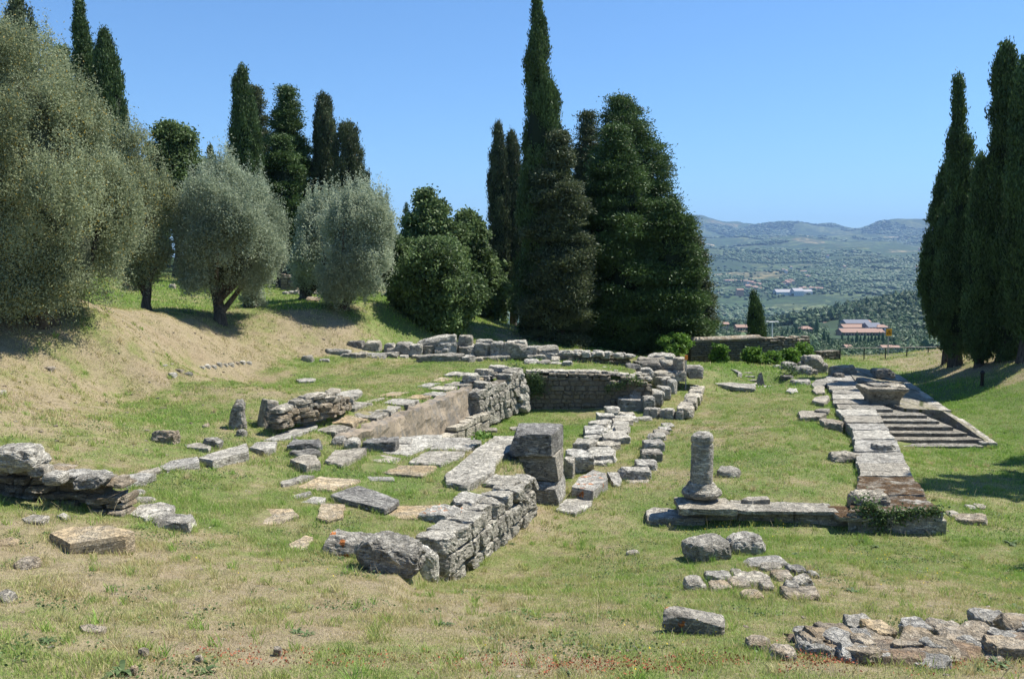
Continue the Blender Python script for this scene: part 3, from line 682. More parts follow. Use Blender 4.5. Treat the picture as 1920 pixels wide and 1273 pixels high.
# flush paving strips on the terrace beside the long wall
G2 = 'flush slabs along the plastered wall'
words = ['first', 'second', 'third', 'fourth', 'fifth', 'sixth', 'seventh', 'eighth', 'ninth', 'tenth', 'eleventh', 'twelfth', 'thirteenth', 'fourteenth']
nv = np.array([-(B_ - A_)[1], (B_ - A_)[0]]) / np.linalg.norm(B_ - A_); u = (B_ - A_) / np.linalg.norm(B_ - A_)
def wslab(f0, f1, o0, o1, m, label, grp, seed, up=.035):
    rs = np.random.RandomState(seed); L_ = np.linalg.norm(B_ - A_)
    P = [A_ + u * f0 * L_ + nv * o0, A_ + u * f1 * L_ + nv * o0, A_ + u * f1 * L_ + nv * o1, A_ + u * f0 * L_ + nv * o1]
    P = [p + rs.uniform(-.06, .06, 2) for p in P]; c = np.mean(P, 0); z = max(T(*c), .8) + up; FOOT.append(np.array(P))
    V, F = prism(P, z, .12, n=30, seed=seed, amp=.05, bev=.02); tag(mk('paving_slab', V, F, m, loc=(*c, z - .12)), label, 'stone slab', grp)
for i in range(12):
    f = i / 12.; wslab(f + .004, f + .078, .34 + .1 * (i % 2), .86 + .12 * ((i * 5) % 3), (S, ST, S, SW)[i % 4], f'{words[i]} flush paving slab from the near end, in the row next to the plastered wall', G2, 50 + i)
for i in range(9):
    if i in (1, 5): continue
    f = .02 + i / 10.; wslab(f, f + .085, 1.15 + .15 * (i % 2), 1.55 + .1 * (i % 3), (S, ST, S)[i % 3], f'{words[i]} half-buried slab from the near end, in the outer row beside the plastered wall', 'half-buried slabs of the outer row', 80 + i, .02)
slab('flat_stone', [(492, 826), (560, 800), (596, 792), (596, 801), (530, 824)], (.03,), .1, S, 'long narrow grey slab running diagonally below the curved rubble wall')
slab('flat_stone', [(554, 711), (572, 708), (592, 710), (590, 714), (560, 715)], (.06,), .1, S, 'thin flat stone alone in the lawn behind the curved rubble wall')
slab('flat_stone', [(609, 732), (622, 726), (640, 729), (636, 735), (615, 736)], (.10,), .12, S, 'flat stone at the left of the pair above the small upright stone')
slab('flat_stone', [(628, 740), (640, 733), (672, 729), (682, 734), (668, 742), (640, 744)], (.10,), .12, S, 'broad flat stone just above the small upright stone')
B((650, 668, 743, 762), .2, S, 'small upright pointed stone beside the end of the curved rubble wall', 'standing_stone', 'standing stone', n=9, rnd=.3, cuts=3, taper=.3)
# curved rubble wall
w = empty('rubble_wall', (-5.6, 20.6, 1.1), 'low curved wall of layered rubble stones on the lawn beside the two upright stones', 'wall')
pts = [G(520, 800, 1.1), G(552, 790, 1.1), G(585, 785, 1.1), G(615, 780, 1.1), G(645, 765, 1.1)]
rs = np.random.RandomState(11); mb = MB(); mb2 = MB()
for i in range(len(pts) - 1):
    a, b_ = np.array(pts[i]), np.array(pts[i + 1])
    for k in range(26):
        f = rs.rand(); p = a + (b_ - a) * f + rs.uniform(-.1, .25) * np.array([0, 1]); hmax = np.interp((i + f) / 4, [0, .3, .5, .8, 1], [.34, .42, .52, .42, .15]); z = 1.04 + rs.rand() * hmax
        V, F = rock((p[0], p[1], z), rs.uniform(.2, .5), .32, rs.uniform(.07, .13), rot=math.atan2(*(b_ - a)[::-1]) + rs.uniform(-.3, .3), n=6, rnd=.25, cuts=3, amp=.05, seed=rs.randint(9999)); (mb if z < 1.35 else mb2).add(V, F)
mb.build('stone_layers', SN, w, loc=tuple(w.location)); mb2.build('top_stones', S, w, loc=tuple(w.location))
block('standing_stone', (427, 463, 745, 806), .28, S, 'grey leaf-shaped upright stone, left of the pair on the lawn', 'standing stone', n=14, rnd=.34, cuts=5, amp=.05, seed=41, taper=.35, tilt=(0, .05))
block('standing_stone', (474, 524, 744, 803), .45, S, 'thick upright slab with a slanting top, right of the pair on the lawn', 'standing stone', n=14, rnd=.14, cuts=3, amp=.03, seed=77, rot=.5, tilt=(0, .18), taper=.1)
B((443, 464, 801, 819), .25, S, 'small pale stone in front of the leaf-shaped upright stone', 'loose_stone', 'stone', n=8, rnd=.4)
B((285, 334, 804, 832), .3, SN, 'jagged brown stone heap alone on the dry lawn', 'loose_stone', 'stone', n=12, rnd=.2, cuts=7, amp=.1, seed=8)
B((376, 421, 817, 840), .25, S, 'grey wedge stone leaning behind the long kerb', 'loose_stone', 'stone', n=10, rnd=.25, cuts=5, rot=-.3)
slab('flat_stone', [(345, 833), (372, 829), (396, 836), (390, 842), (352, 838)], (.05,), .1, S, 'thin flat sliver left of the wedge stone')
# kerb running to the left
k_ = empty('stone_kerb', (-5.3, 16.5, 1), 'line of long pale kerb stones fading into the grass towards the lower left', 'kerb')
for (poly, zt) in (([(372, 858), (392, 850), (462, 830), (465, 846), (400, 864)], (.14,)), ([(297, 874), (320, 864), (370, 856), (372, 866), (310, 882)], (.07,)), ([(250, 890), (262, 882), (300, 874), (304, 882), (262, 894)], (.03,))):
    slab('kerb_stone', poly, zt, .25, S, None, parent=k_)
slab('flat_stone', [(465, 838), (480, 829), (520, 827), (516, 838), (496, 845)], (.10,), .14, S, 'broken flat stone at the right end of the long kerb')
slab('flat_stone', [(205, 905), (222, 893), (262, 886), (290, 888), (270, 900), (215, 912)], (.05,), .1, S, 'flat weathered stone between the kerb and the old rubble wall end')
# ------------------------------------------------------------------ old rubble wall at the left edge
w = empty('rubble_wall', (-6.2, 12.2, 1.4), 'dark old rubble wall at the left edge under a lichen-spotted boulder', 'wall')
pL, pR = np.array((-7.9, 12.25)), np.array((-5.05, 11.85)); rs = np.random.RandomState(5)
mb = MB(); wall_blocks(mb, pL, pR, lambda t: 1.34 - .2 * t, lambda t: np.interp(t, [0, .5, 1], [2.0, 1.80, 1.60]), .45, .095, (.16, .48), n=6, rnd=.25, amp=.06, jit=.08, seed=6, cuts=3, drop=.06)
mb.build('stone_layers', SN, w, loc=tuple(w.location))
mb = MB(); mb.add(*box_mesh(pL, pL + (pR - pL) * .88, 1.2, 1.0, 1.85, 1.5, .2)); mb.build('wall_core', M['mortar'], w, loc=tuple(w.location))
def top(bx, d, zt, m, sd, n=12, **k):
    c, L, W_, H = blk_geom(*bx, d, z=zt, sink=.05); V, F = rock(c, L, W_, H, n=n, seed=sd, **k); return mk('top_stone', V, F, m, w, loc=tuple(w.location))
top((60, 95, 866, 890), .3, 1.78, S, 4, rnd=.4); top((88, 125, 878, 905), .3, 1.70, S, 6, rnd=.35, cuts=4); top((118, 168, 879, 900), .4, 1.66, S, 7, rnd=.3, cuts=4); top((146, 206, 877, 912), .5, 1.62, S, 9, rnd=.38, cuts=4, amp=.08)
block('boulder', (-22, 84, 823, 874), .6, S, 'flat-topped boulder blotched with pale lichen, on top of the left-edge rubble wall', 'boulder', z=1.90, n=18, rnd=.3, cuts=4, amp=.07, seed=2)
B((192, 255, 928, 950), .35, S, 'elongated tilted stone at the right end of the left-edge rubble wall', 'loose_stone', 'stone', n=12, rnd=.35, cuts=4, tilt=(0, -.12))
B((215, 240, 945, 958), .2, S, 'thin stone tucked under the elongated tilted stone', 'loose_stone', 'stone', n=8, rnd=.3)
B((245, 273, 913, 930), .25, S, 'round grey cobble above the elongated tilted stone', 'loose_stone', 'stone', n=9, rnd=.45)
B((248, 290, 925, 944), .3, S, 'wider pale cobble just below the round grey one', 'loose_stone', 'stone', n=9, rnd=.4)
B((204, 250, 892, 915), .3, S, 'knobbly stone touching the right end of the left-edge rubble wall', 'loose_stone', 'stone', n=10, rnd=.35)
slab('flat_stone', [(242, 962), (262, 946), (300, 940), (330, 948), (322, 962), (275, 972)], (.09,), .16, S, 'broad pale slab behind the squared block at the left')
B((281, 378, 958, 995), .42, S, 'squared block with a dark split front, right of the broad tan-topped slab', n=14, rnd=.14, cuts=4, rot=-.12, amp=.045)
slab('flat_stone', [(91, 999), (125, 988), (205, 985), (254, 996), (236, 1004), (130, 1018)], (.17,), .26, ST, 'broad squared slab with a tan dusty top in the left foreground', amp=.012, tiltv=(0, .02))
B((28, 74, 1034, 1070), .3, SN, 'rounded tan-grey stone below the broad tan-topped slab', 'loose_stone', 'stone', n=12, rnd=.4, cuts=4)
B((-8, 27, 1106, 1132), .25, S, 'small pale stone cut by the left edge of the picture', 'loose_stone', 'stone', n=10, rnd=.4)
slab('flat_stone', [(143, 1172), (170, 1167), (200, 1173), (196, 1184), (158, 1184)], (.04,), .1, SN, 'flat half-buried stone in the lower left grass')
slab('flat_stone', [(40, 970), (62, 963), (92, 966), (80, 976), (50, 977)], (.05,), .1, S, 'small flat stone in front of the left-edge rubble wall')
slab('flat_stone', [(105, 966), (120, 960), (133, 966), (122, 972)], (.05,), .1, S, 'round flat cobble in front of the left-edge rubble wall')
slab('flat_stone', [(0, 1012), (20, 1005), (40, 1010), (25, 1020), (0, 1022)], (.03,), .1, ST, 'tan flush stone at the left edge, behind the rounded tan-grey stone')
for x, y, lab in ((268, 1228, 'small pale chip in the lower left grass'), (372, 1240, 'thin grey chip in the lower left grass, right of the pale one'), (250, 1262, 'dark flat chip lowest at the left'), (520, 1225, 'lone chip in the dry grass left of the bottom centre')):
    B((x - 8, x + 9, y - 5, y + 5), .06, SN, lab, 'pebble', 'stone', n=6, rnd=.2, cuts=5, foot=False, sink=.03)
# stones on the left bank and lawn
for bx, lab, m in (((80, 102, 685, 696), 'lone flat stone high on the dry left bank', SN), ((-6, 10, 730, 742), 'pale stone at the left picture edge on the bank', SW), ((316, 331, 697, 709), 'pale stone in the lawn below the gap in the bank', SW), ((328, 345, 690, 699), 'brown stone just right of the pale one below the bank', SN),
                   ((346, 360, 696, 705), 'dark pointed stone, right end of the three below the bank', SD), ((303, 313, 682, 689), 'small grey stone at the foot of the bank', S), ((565, 589, 665, 679), 'squared grey block alone on the lawn left of the back row', S), ((596, 622, 672, 679), 'low flat stone right of the lone squared block', S),
                   ((318, 329, 532, 542), 'pale rock on the dry hillside between the olive trees', S), ((382, 392, 797, 803), 'tiny stone in the dry grass left of the leaf-shaped stone', SN)):
    B(bx, .3, m, lab, 'loose_stone', 'stone', n=8, rnd=.25, cuts=4)
k_ = empty('stone_kerb', (-8, 26.5, 1.3), 'short line of small pale stones at the foot of the left bank', 'kerb')
for i in range(9):
    x = 372 + i * 11; yb = 691 - i * 1.2 + (i % 3)
    block('kerb_stone', (x, x + 12, yb - 7 - (i % 2) * 2, yb), .2, SW if i != 6 else SN, parent=k_, n=6, rnd=.3, cuts=3)

# ------------------------------------------------------------------ back row of great blocks
rowA = empty('foundation_row', (-2, 30, 1.2), 'two-course row of massive grey foundation blocks across the back of the lawn', 'block row')
front = [(612, 656, 652, 666), (640, 670, 660, 671), (672, 690, 658, 671), (683, 722, 660, 672), (717, 748, 658, 670), (749, 766, 663, 671), (775, 790, 660, 673), (787, 866, 662, 679), (867, 890, 665, 679), (900, 952, 664, 677), (888, 905, 668, 678)]
for i, bx in enumerate(front):
    block('block', bx, .6, S, parent=rowA, n=9, rnd=.12, cuts=2, amp=.045, sink=.25, grow=1.1)
back = [(655, 686, 637, 661, SD), (683, 713, 638, 657, SW), (723, 740, 642, 653, S), (744, 772, 640, 652, S), (728, 768, 650, 658, SW), (768, 792, 643, 661, SW), (793, 816, 645, 661, S), (818, 862, 640, 660, SW), (862, 892, 643, 661, S), (892, 921, 640, 659, S), (920, 944, 639, 658, S), (942, 988, 640, 663, S), (980, 1006, 647, 662, S), (936, 962, 658, 669, S)]
for x0, x1, a, b_, m in back:
    block('block', (x0, x1, a, b_), .65, m, parent=rowA, Y=31.0, n=10, rnd=.13, cuts=3, amp=.05, sink=.2, grow=1.08)
for x0, x1, a, b_, m, rt in ((785, 858, 628, 647, SW, .12), (858, 887, 627, 645, S, 0), (893, 925, 635, 642, S, 0), (950, 990, 637, 645, SW, 0)):
    block('block', (x0, x1, a, b_), .65, m, parent=rowA, Y=31.15, n=10, rnd=.22, cuts=3, amp=.045, sink=.08, tilt=(0, -rt))
mb = MB(); mb.add(*box_mesh((-3.2, 31.5), (.3, 31.5), 1, 1, 1.62, 1.5, .2)); mb.build('core', M['mortar'], rowA, loc=tuple(rowA.location))
rowB = empty('ruined_wall', (2.5, 30, .8), 'ruined wall of rubble and big blocks between the long row and the orange sign', 'wall')
lst = [(979, 1013, 648, 664, S), (1010, 1045, 647, 661, SW), (1046, 1086, 656, 671, S), (1020, 1046, 660, 672, SW), (990, 1022, 664, 676, SW), (1034, 1050, 668, 680, SW), (984, 1010, 672, 690, SW), (1005, 1032, 674, 690, S), (1032, 1060, 678, 690, S), (1055, 1072, 674, 694, SW), (985, 1000, 686, 700, SW), (1003, 1040, 690, 701, SW), (1040, 1068, 690, 701, SW), (1066, 1086, 692, 704, SW),
       (1190, 1242, 675, 694, SD), (1198, 1244, 668, 677, S), (1217, 1264, 661, 673, SW), (1240, 1263, 673, 693, SW), (1175, 1198, 680, 694, SD), (1264, 1284, 668, 699, S), (1285, 1315, 684, 699, S), (1226, 1268, 693, 706, SW), (1224, 1244, 703, 713, SW), (1238, 1256, 703, 718, S), (1262, 1282, 692, 704, SW)]
for x0, x1, a, b_, m in lst:
    Yb = np.interp(b_, [655, 672, 690, 700, 718], [31.2, 31.0, 29.6, 28.9, 28.5]) + (1.5 if x0 > 1180 else 0)
    block('block', (x0, x1, a, b_), .55, m, parent=rowB, Y=Yb, n=10, rnd=.15, cuts=3, amp=.05, sink=.22, grow=1.1)
mb = MB(); a = AT(1062, 700, 30.6); b_ = AT(1180, 700, 31.0); wall_blocks(mb, a[:2], b_[:2], lambda t: .5, lambda t: 1.32 - .12 * t, .4, .085, (.12, .3), n=3, rnd=.2, amp=.04, jit=.015, seed=33)
mb.build('small_masonry', SS, rowB, loc=tuple(rowB.location))
mb = MB(); mb.add(*box_mesh(a[:2], b_[:2], .3, .3, 1.2, 1.1, .3)); mb.build('core', M['mortar'], rowB, loc=tuple(rowB.location))
mb = MB(); rs = np.random.RandomState(8)
for k in range(34):
    f = rs.rand(); V, F = rock((a[0] + (b_[0] - a[0]) * f, a[1] + rs.uniform(-.1, .5), 1.28 - .12 * f + rs.uniform(0, .1)), rs.uniform(.2, .4), .3, rs.uniform(.08, .18), rot=rs.rand() * 3, n=5, rnd=.25, cuts=3, amp=.06, seed=k); mb.add(V, F)
mb.build('top_rubble', SW, rowB, loc=tuple(rowB.location))
block('boulder', (1192, 1225, 687, 709), .6, SW, 'round pale boulder on the ruined wall, left of the flat pale blocks', 'boulder', Y=29.6, n=14, rnd=.4, cuts=3, amp=.06, seed=4, sink=.1)
# inner back wall of the sunken room
w = empty('inner_wall', (2.1, 28.1, 0), 'dark shaded wall of small coursed blocks closing the sunken room, ivy on it', 'wall')
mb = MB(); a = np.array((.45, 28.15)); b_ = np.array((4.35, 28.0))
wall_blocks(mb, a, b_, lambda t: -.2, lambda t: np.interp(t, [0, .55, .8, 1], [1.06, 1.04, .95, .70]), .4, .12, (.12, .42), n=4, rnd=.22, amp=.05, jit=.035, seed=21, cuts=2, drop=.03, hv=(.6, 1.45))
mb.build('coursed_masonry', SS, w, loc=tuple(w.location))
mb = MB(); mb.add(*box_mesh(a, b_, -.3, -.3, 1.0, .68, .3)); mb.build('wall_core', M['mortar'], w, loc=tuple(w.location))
mb = MB(); rs = np.random.RandomState(9)
for k in range(20):
    f = (k + .5) / 20 * .86; V, F = rock((a[0] + 3.9 * f, 28.35, np.interp(f, [0, .55, .8, 1], [1.02, 1.0, .92, .72])), rs.uniform(.2, .3), .6, .09, n=6, rnd=.25, cuts=2, amp=.05, seed=k); mb.add(V, F)
for k in range(40):
    f = rs.uniform(.6, 1.0); V, F = rock((a[0] + 3.9 * f + .1, 28.4 + rs.rand() * .9, np.interp(f, [.6, .8, 1], [.95, .85, .7]) + rs.uniform(-.05, .1)), rs.uniform(.1, .3), .2, .1, rot=rs.rand() * 3, n=4, rnd=.25, cuts=3, amp=.06, seed=k); mb.add(V, F)
mb.build('coping_stones', SW, w, loc=tuple(w.location))

# ------------------------------------------------------------------ double row of foundation blocks
row = empty('foundation_row', (2, 22, 0), 'double line of pale foundation blocks running from the dark pier back to the sunken room', 'block row')
for (x0, x1, yt, yb, d) in ((1066, 1108, 836, 884, .75), (1106, 1150, 832, 868, .8), (1076, 1122, 817, 846, .6), (1122, 1158, 822, 846, .5), (1126, 1172, 803, 833, .8), (1148, 1184, 789, 817, .8), (1098, 1128, 792, 818, .6), (1104, 1142, 782, 802, .6),
                            (1122, 1152, 769, 788, .5), (1135, 1160, 757, 776, .4), (1146, 1182, 778, 795, .6), (1160, 1190, 768, 780, .4), (1158, 1192, 776, 790, .5), (1056, 1078, 850, 892, .3)):
    block('block', (x0, x1, yt + 4, yb), d, SW, parent=row, z=.0 if yb > 850 else -.02, n=12, rnd=.10, cuts=2, amp=.05, sink=.1, rot=-.2 + .1 * (x0 % 4), grow=1.2)
for q0, q1, sd_ in (((1.30, 19.2), (2.72, 25.8), 5), ((1.92, 19.6), (3.38, 26.3), 6)):
    mb = MB(); wall_blocks(mb, q0, q1, lambda t: -.28, lambda t: .10 - .04 * t, .46, .36, (.5, 1.1), n=8, rnd=.12, amp=.045, jit=.04, seed=sd_, cuts=2); mb.build('footing_course', SW, row, loc=tuple(row.location))
B((1192, 1225, 778, 790), .4, S, 'low pointed stone right of the double line of blocks', 'loose_stone', 'stone', n=8, rnd=.3)
B((1154, 1206, 737, 772), 1.3, S, 'large cubic block with a dark front, at the near corner of the small turf court', n=14, rnd=.07, cuts=2, amp=.025, rot=-.06)
row = empty('foundation_row', (4.5, 29.5, .2), 'row of pale flat blocks along the left side of the small turf court', 'block row')
for (x0, x1, yt, yb, Y) in ((1178, 1204, 727, 742, 27.8), (1200, 1243, 727, 748, 28.0), (1232, 1256, 720, 738, 29.0), (1204, 1226, 738, 760, 27.1), (1218, 1240, 730, 748, 27.9), (1248, 1268, 708, 728, 29.8), (1256, 1272, 697, 718, 30.6)):
    block('block', (x0, x1, yt, yb), .7, SW, parent=row, Y=Y, n=10, rnd=.18, cuts=3, amp=.04, sink=.25)
slab('slab', [(1070, 914), (1085, 895), (1112, 880), (1138, 886), (1140, 898), (1112, 921)], (.24,), .26, SO, 'thick pale slab with orange lichen on its front edge, by the double line of blocks', amp=.02)
slab('flat_stone', [(1138, 890), (1160, 888), (1166, 898), (1164, 908), (1150, 905)], (.1,), .1, S, 'thin tilted stone plate right of the orange-lichened slab', tiltv=(-.15, .1))
# low line of stones
row = empty('stone_kerb', (3.4, 20.5, 0), 'narrow single line of low grey stones left of the broken column', 'kerb')
for (x0, x1, yt, yb, d) in ((1165, 1214, 873, 897, .45), (1194, 1230, 860, 880, .4), (1205, 1236, 838, 864, .5), (1209, 1240, 822, 848, .5), (1216, 1246, 810, 828, .5), (1228, 1252, 804, 818, .5), (1238, 1256, 799, 810, .5), (1244, 1262, 795, 803, .5)):
    block('kerb_stone', (x0, x1, yt, yb), d, S, parent=row, z=.02, n=10, rnd=.14, cuts=2, amp=.05, sink=.1, grow=1.2)
B((1172, 1218, 884, 898), .35, S, 'lowest flat stone at the near end of the narrow kerb line', 'loose_stone', 'stone', n=9, rnd=.2)
slab('flat_stone', [(1170, 900), (1180, 896), (1218, 898), (1216, 904), (1180, 905)], (.03,), .08, S, 'thin flush stone in front of the narrow kerb line')
# small turf court border
cb = empty('court_kerb', (6, 30, .1), 'rectangular kerb of pale stones around the small turf court', 'kerb')
def kerb_line(p, q, zt, n, sd, wid=.42, hh=.3, zg=.0):
    rs = np.random.RandomState(sd); P0, P1 = np.array(G(*p, zt)), np.array(G(*q, zt)); mb = MB(); L = np.linalg.norm(P1 - P0); rt = math.atan2(*(P1 - P0)[::-1])
    for i in range(n):
        c = P0 + (P1 - P0) * (i + .5) / n + rs.uniform(-.03, .03, 2); V, F = rock((c[0], c[1], zt - hh), L / n * .97, wid * rs.uniform(.85, 1.1), hh * rs.uniform(.9, 1.1), rot=rt, n=8, rnd=.16, cuts=2, amp=.04, seed=rs.randint(9999)); mb.add(V, F)
    mb.build('kerb_side', SW, cb, loc=tuple(cb.location))
kerb_line((1208, 763), (1283, 768), .22, 5, 1); kerb_line((1283, 765), (1322, 704), .28, 11, 2, .5); kerb_line((1268, 700), (1316, 701), .3, 4, 3)
# ------------------------------------------------------------------ column, podium front and the slab strip on the right
colb = empty('podium_wall', (4, 15.2, 0), 'low shaded podium wall with a pale moulded coping, running right from the broken column', 'wall')
def cop(x0, x1, yt, yb, d, m, z, nm='coping_stone', n=16, rot=-.05, **k):
    c, L, W_, H = blk_geom(x0, x1, yt, yb, d, z=z, sink=0); V, F = rock(c, L, W_, H, rot=rot, n=n, rnd=.09, cuts=1, amp=.020, **k); return mk(nm, V, F, m, colb, loc=tuple(colb.location))
cop(1268, 1376, 930, 967, .75, S, .22, seed=3, n=20); cop(1374, 1562, 936, 966, .72, S, .24, seed=8, n=26); cop(1560, 1622, 946, 978, .7, SM, .22, seed=5)
a = AT(1290, 985, 15.62); b_ = AT(1765, 985, 15.02)
mb = MB(); wall_blocks(mb, a[:2], b_[:2], lambda t: -.3, lambda t: .235, .62, .55, (.9, 1.5), n=9, rnd=.04, amp=.012, jit=.01, seed=3, cuts=0)
mb.build('wall_face', S, colb, loc=tuple(colb.location))
slab('paving_slab', [(1390, 936), (1400, 930), (1440, 929), (1445, 936), (1410, 938)], .385, .15, S, 'small pale slab set behind the column base')
block('stone_block', (1206, 1322, 947, 985), .7, S, 'low flat block jutting out left under the column plinth', 'stone block', z=.0, n=18, rnd=.10, cuts=3, amp=.03, rot=-.08)
cx, cy, cz = *G(1315, 922, .47), .47
cz = .40
colr = empty('broken_column', (cx, cy, cz), 'short broken stone column on a round moulded base, standing on the podium wall', 'column')
def lathe(prof, nr=40, amp=.015, seed=0):
    th = np.linspace(0, 2 * np.pi, nr, endpoint=False); V = []
    for z, r in prof:
        P = np.stack([np.cos(th) * r, np.sin(th) * r, th * 0 + z], 1); nzs = fbm(P * 4 + seed, seed, 3) * amp + fbm(P * 14 + seed, seed + 3, 2) * amp * .4
        P[:, :2] *= (1 + nzs / max(r, .02))[:, None]; V.append(P + np.array([cx, cy, cz]))
    V = np.vstack(V); F = []
    for i in range(len(prof) - 1):
        a = np.arange(nr) + i * nr; b_ = np.roll(np.arange(nr), -1) + i * nr; F.append(np.stack([a, b_, b_ + nr, a + nr], 1))
    return V, np.vstack(F)
pf = [(0, .05), (.0, .30), (.03, .335), (.07, .345), (.11, .33), (.135, .295), (.15, .27), (.175, .255), (.20, .235), (.235, .215), (.25, .20), (.25, .02)]
V, F = lathe(pf, 48, .02, 4); mk('column_base', V, F, S, colr, loc=tuple(colr.location))
zz = np.linspace(.25, 1.08, 26); pf = [(.245, .02), (.25, .195)] + [(z, .198 - .006 * (z - .3) - (.02 if .93 < z < .97 else 0)) for z in zz[1:-1]] + [(1.07, .19), (1.10, .16), (1.125, .09), (1.13, .01)]
V, F = lathe(pf, 48, .014, 9)
V[:, 2] += (V[:, 2] > cz + .9) * fbm(V * 7, 3, 2) * .03
# bitten neck on the left
d = np.array([cx - .2, cy - .05, cz + .72]); q = np.linalg.norm((V - d) * [1, 1, .55], axis=1); V[:, 0] += np.clip(.14 - q, 0, 1) * .5
mk('shaft', V, F, M['stone_d'], colr, loc=tuple(colr.location)); colr.children[-1].data.materials[0] = S
# strip: joints by picture rows (y: left x, right x, top height)
rows = [(962, 1594, 1771, .37), (928, 1608, 1735, .37), (893, 1608, 1712, .37), (868, 1607, 1700, .36), (846, 1602, 1690, .36), (824, 1602, 1679, .36), (806, 1600, 1668, .36), (792, 1586, 1657, .36), (779, 1578, 1650, .36), (767, 1570, 1642, .36), (757, 1564, 1636, .36), (748, 1562, 1630, .36), (738, 1560, 1624, .36), (730, 1556, 1618, .36), (715, 1551, 1608, .35), (703, 1548, 1600, .35)]
look = ['brown mossy corner slab', 'half mossy slab', 'pale lichened slab', 'smooth grey slab', 'slab with a broken right corner', 'striated slab', 'broad striated slab', 'slab with grass in its joint', 'rough-faced slab', 'pitted slab', 'narrow slab', 'slab beside the moulded altar', 'long slab', 'thin slab', 'farthest slab']
ms = [SM, SM, S, S, S, SW, S, S, SW, S, S, SW, S, S, S]
for i in range(len(rows) - 1):
    y0, l0, r0, z0 = rows[i]; y1, l1, r1, z1 = rows[i + 1]; e = .4
    zt = (z0 + z1) / 2; P = [(l0 + (i * 7 % 5 - 2), y0 - e), (r0, y0 - e), (r1, y1 + e), (l1 + (i * 7 % 5 - 2), y1 + e)]
    slab('podium_slab', P, zt + .015 * ((i * 5) % 3 - 1), .42 if i < 3 else .30, ms[i], f'{look[i]} of the podium edge strip, {words[i] if i < 14 else "fifteenth"} from the near corner', group='slabs of the podium edge strip', n=60, amp=.03, seed=200 + i, bev=.025)
for i, (P, zt, lab) in enumerate((([(1590, 936), (1600, 918), (1650, 915), (1660, 925), (1640, 945)], .34, 'mossy slab under the ivy-covered stone'),)):
    slab('paving_slab', P, zt, .3, SM, lab)
block('boulder', (1594, 1664, 912, 948), .5, S, 'ivy-covered rounded stone on the near corner of the podium', 'boulder', z=.36, n=16, rnd=.35, cuts=4, amp=.06, seed=6)
block('stone_block', (1636, 1678, 826, 846), .45, S, 'dark-fronted loose block at the edge of the podium strip by the steps', 'stone block', z=.36, n=11, rnd=.18, cuts=3)
B((1555, 1609, 842, 868), .5, S, 'half-round weathered stone on the lawn left of the podium strip', 'loose_stone', 'stone', n=13, rnd=.3, cuts=4, amp=.05)
B((1540, 1577, 783, 806), .7, SN, 'squarish reddish-brown stone on the lawn left of the podium strip', n=12, rnd=.16, cuts=3)
slab('flat_stone', [(1497, 772), (1505, 769), (1545, 771), (1550, 776), (1538, 781), (1500, 782)], (.10,), .14, S, 'pale flat stone on the lawn, front one of the pair')
slab('flat_stone', [(1528, 769), (1538, 765), (1556, 766), (1552, 771)], (.14,), .1, S, 'narrow flat stone behind the pale flat one')
slab('flat_stone', [(1521, 751), (1528, 744), (1552, 741), (1556, 747), (1545, 756)], (.15,), .14, S, 'slanting flat stone on the lawn nearest the ruined heap')
B((1338, 1393, 872, 896), .45, S, 'low fallen fragment lying in the grass right of the column', 'loose_stone', 'stone', n=12, rnd=.2, cuts=4, rot=-.35, tilt=(0, .08))
# steps and the sloping flank paving
st = empty('staircase', (10.6, 23.6, -.2), 'flight of worn stone steps descending beside the podium strip', 'staircase')
sy = [(1697, 1838, 843, 841, -.22), (1689, 1853, 838, 826, -.10), (1684, 1832, 826, 816, .0), (1676, 1812, 815, 805, .09), (1669, 1790, 805, 794, .17), (1661, 1772, 794, 783, .25)]
Ys = 22.9; sx0 = lambda Y: AT(1690, 842, 22.9)[0] + (Y - 22.9) * .19
for i in range(7):
    Yf = 22.85 + i * .40; z1 = -.20 + i * .093; xl = 9.5 + (Yf - 22.8) * .1
    xr = [12.05, 12.35, 12.02, 11.85, 11.65, 11.5, 10.75, 10.55][i]
    V, F = rock(((xl + xr) / 2, Yf + (.45 if i < 6 else .75), z1 - .3), xr - xl, .95 if i < 6 else 1.5, .30, n=16, rnd=.05, cuts=0, amp=.010, rot=-.015, seed=60 + i); mk('step', V, F, M['stone_k'], st, loc=tuple(st.location))
    FOOT.append(np.array([(xl, Yf), (xr, Yf), (xr, Yf + .9), (xl, Yf + .9)]))
# flank paving: three bands of slabs going back beside the steps
fl = empty('flank_paving', (13.5, 30, .1), 'wide sloping pavement of joined slabs right of the steps, edged by pale stones', 'paving')
def onz(p, z): return np.array([*G(p[0], p[1], z), z])
mb = MB(); mbb = MB()
nx = 14
grid = []
zst = lambda Y_: -.19 + (Y_ - 22.85) / .40 * .093
for Yr, XL, zL in ((22.95, 12.22, -.17), (23.3, 12.2, zst(23.3)), (23.8, 12.15, zst(23.8)), (24.3, 12.1, zst(24.3)), (24.8, 12.05, zst(24.8)), (25.1, 12.0, zst(25.1)), (25.35, 11.1, .36), (27, 10.9, .37), (28.4, 11.1, .37), (30, 11.6, .37), (33, 12.4, .37), (35.8, 13.2, .36)):
    f = (Yr - 22.95) / 12.85; XR = 12.42 + 2.85 * f; zR = -.19 + .22 * f; t = np.linspace(0, 1, nx)
    grid.append(np.stack([XL + (XR - XL) * t, np.full(nx, Yr), zL + (zR - zL) * t], 1))
grid = np.array(grid)
fine = []
for i in range(len(grid) - 1):
    for t in np.linspace(0, 1, 8, endpoint=False): fine.append(grid[i] * (1 - t) + grid[i + 1] * t)
fine.append(grid[-1]); fine = np.array(fine); nR = len(fine)
V = fine.reshape(-1, 3).copy(); V[:, 2] += fbm(V * 1.5, 4, 4) * .02 + .012
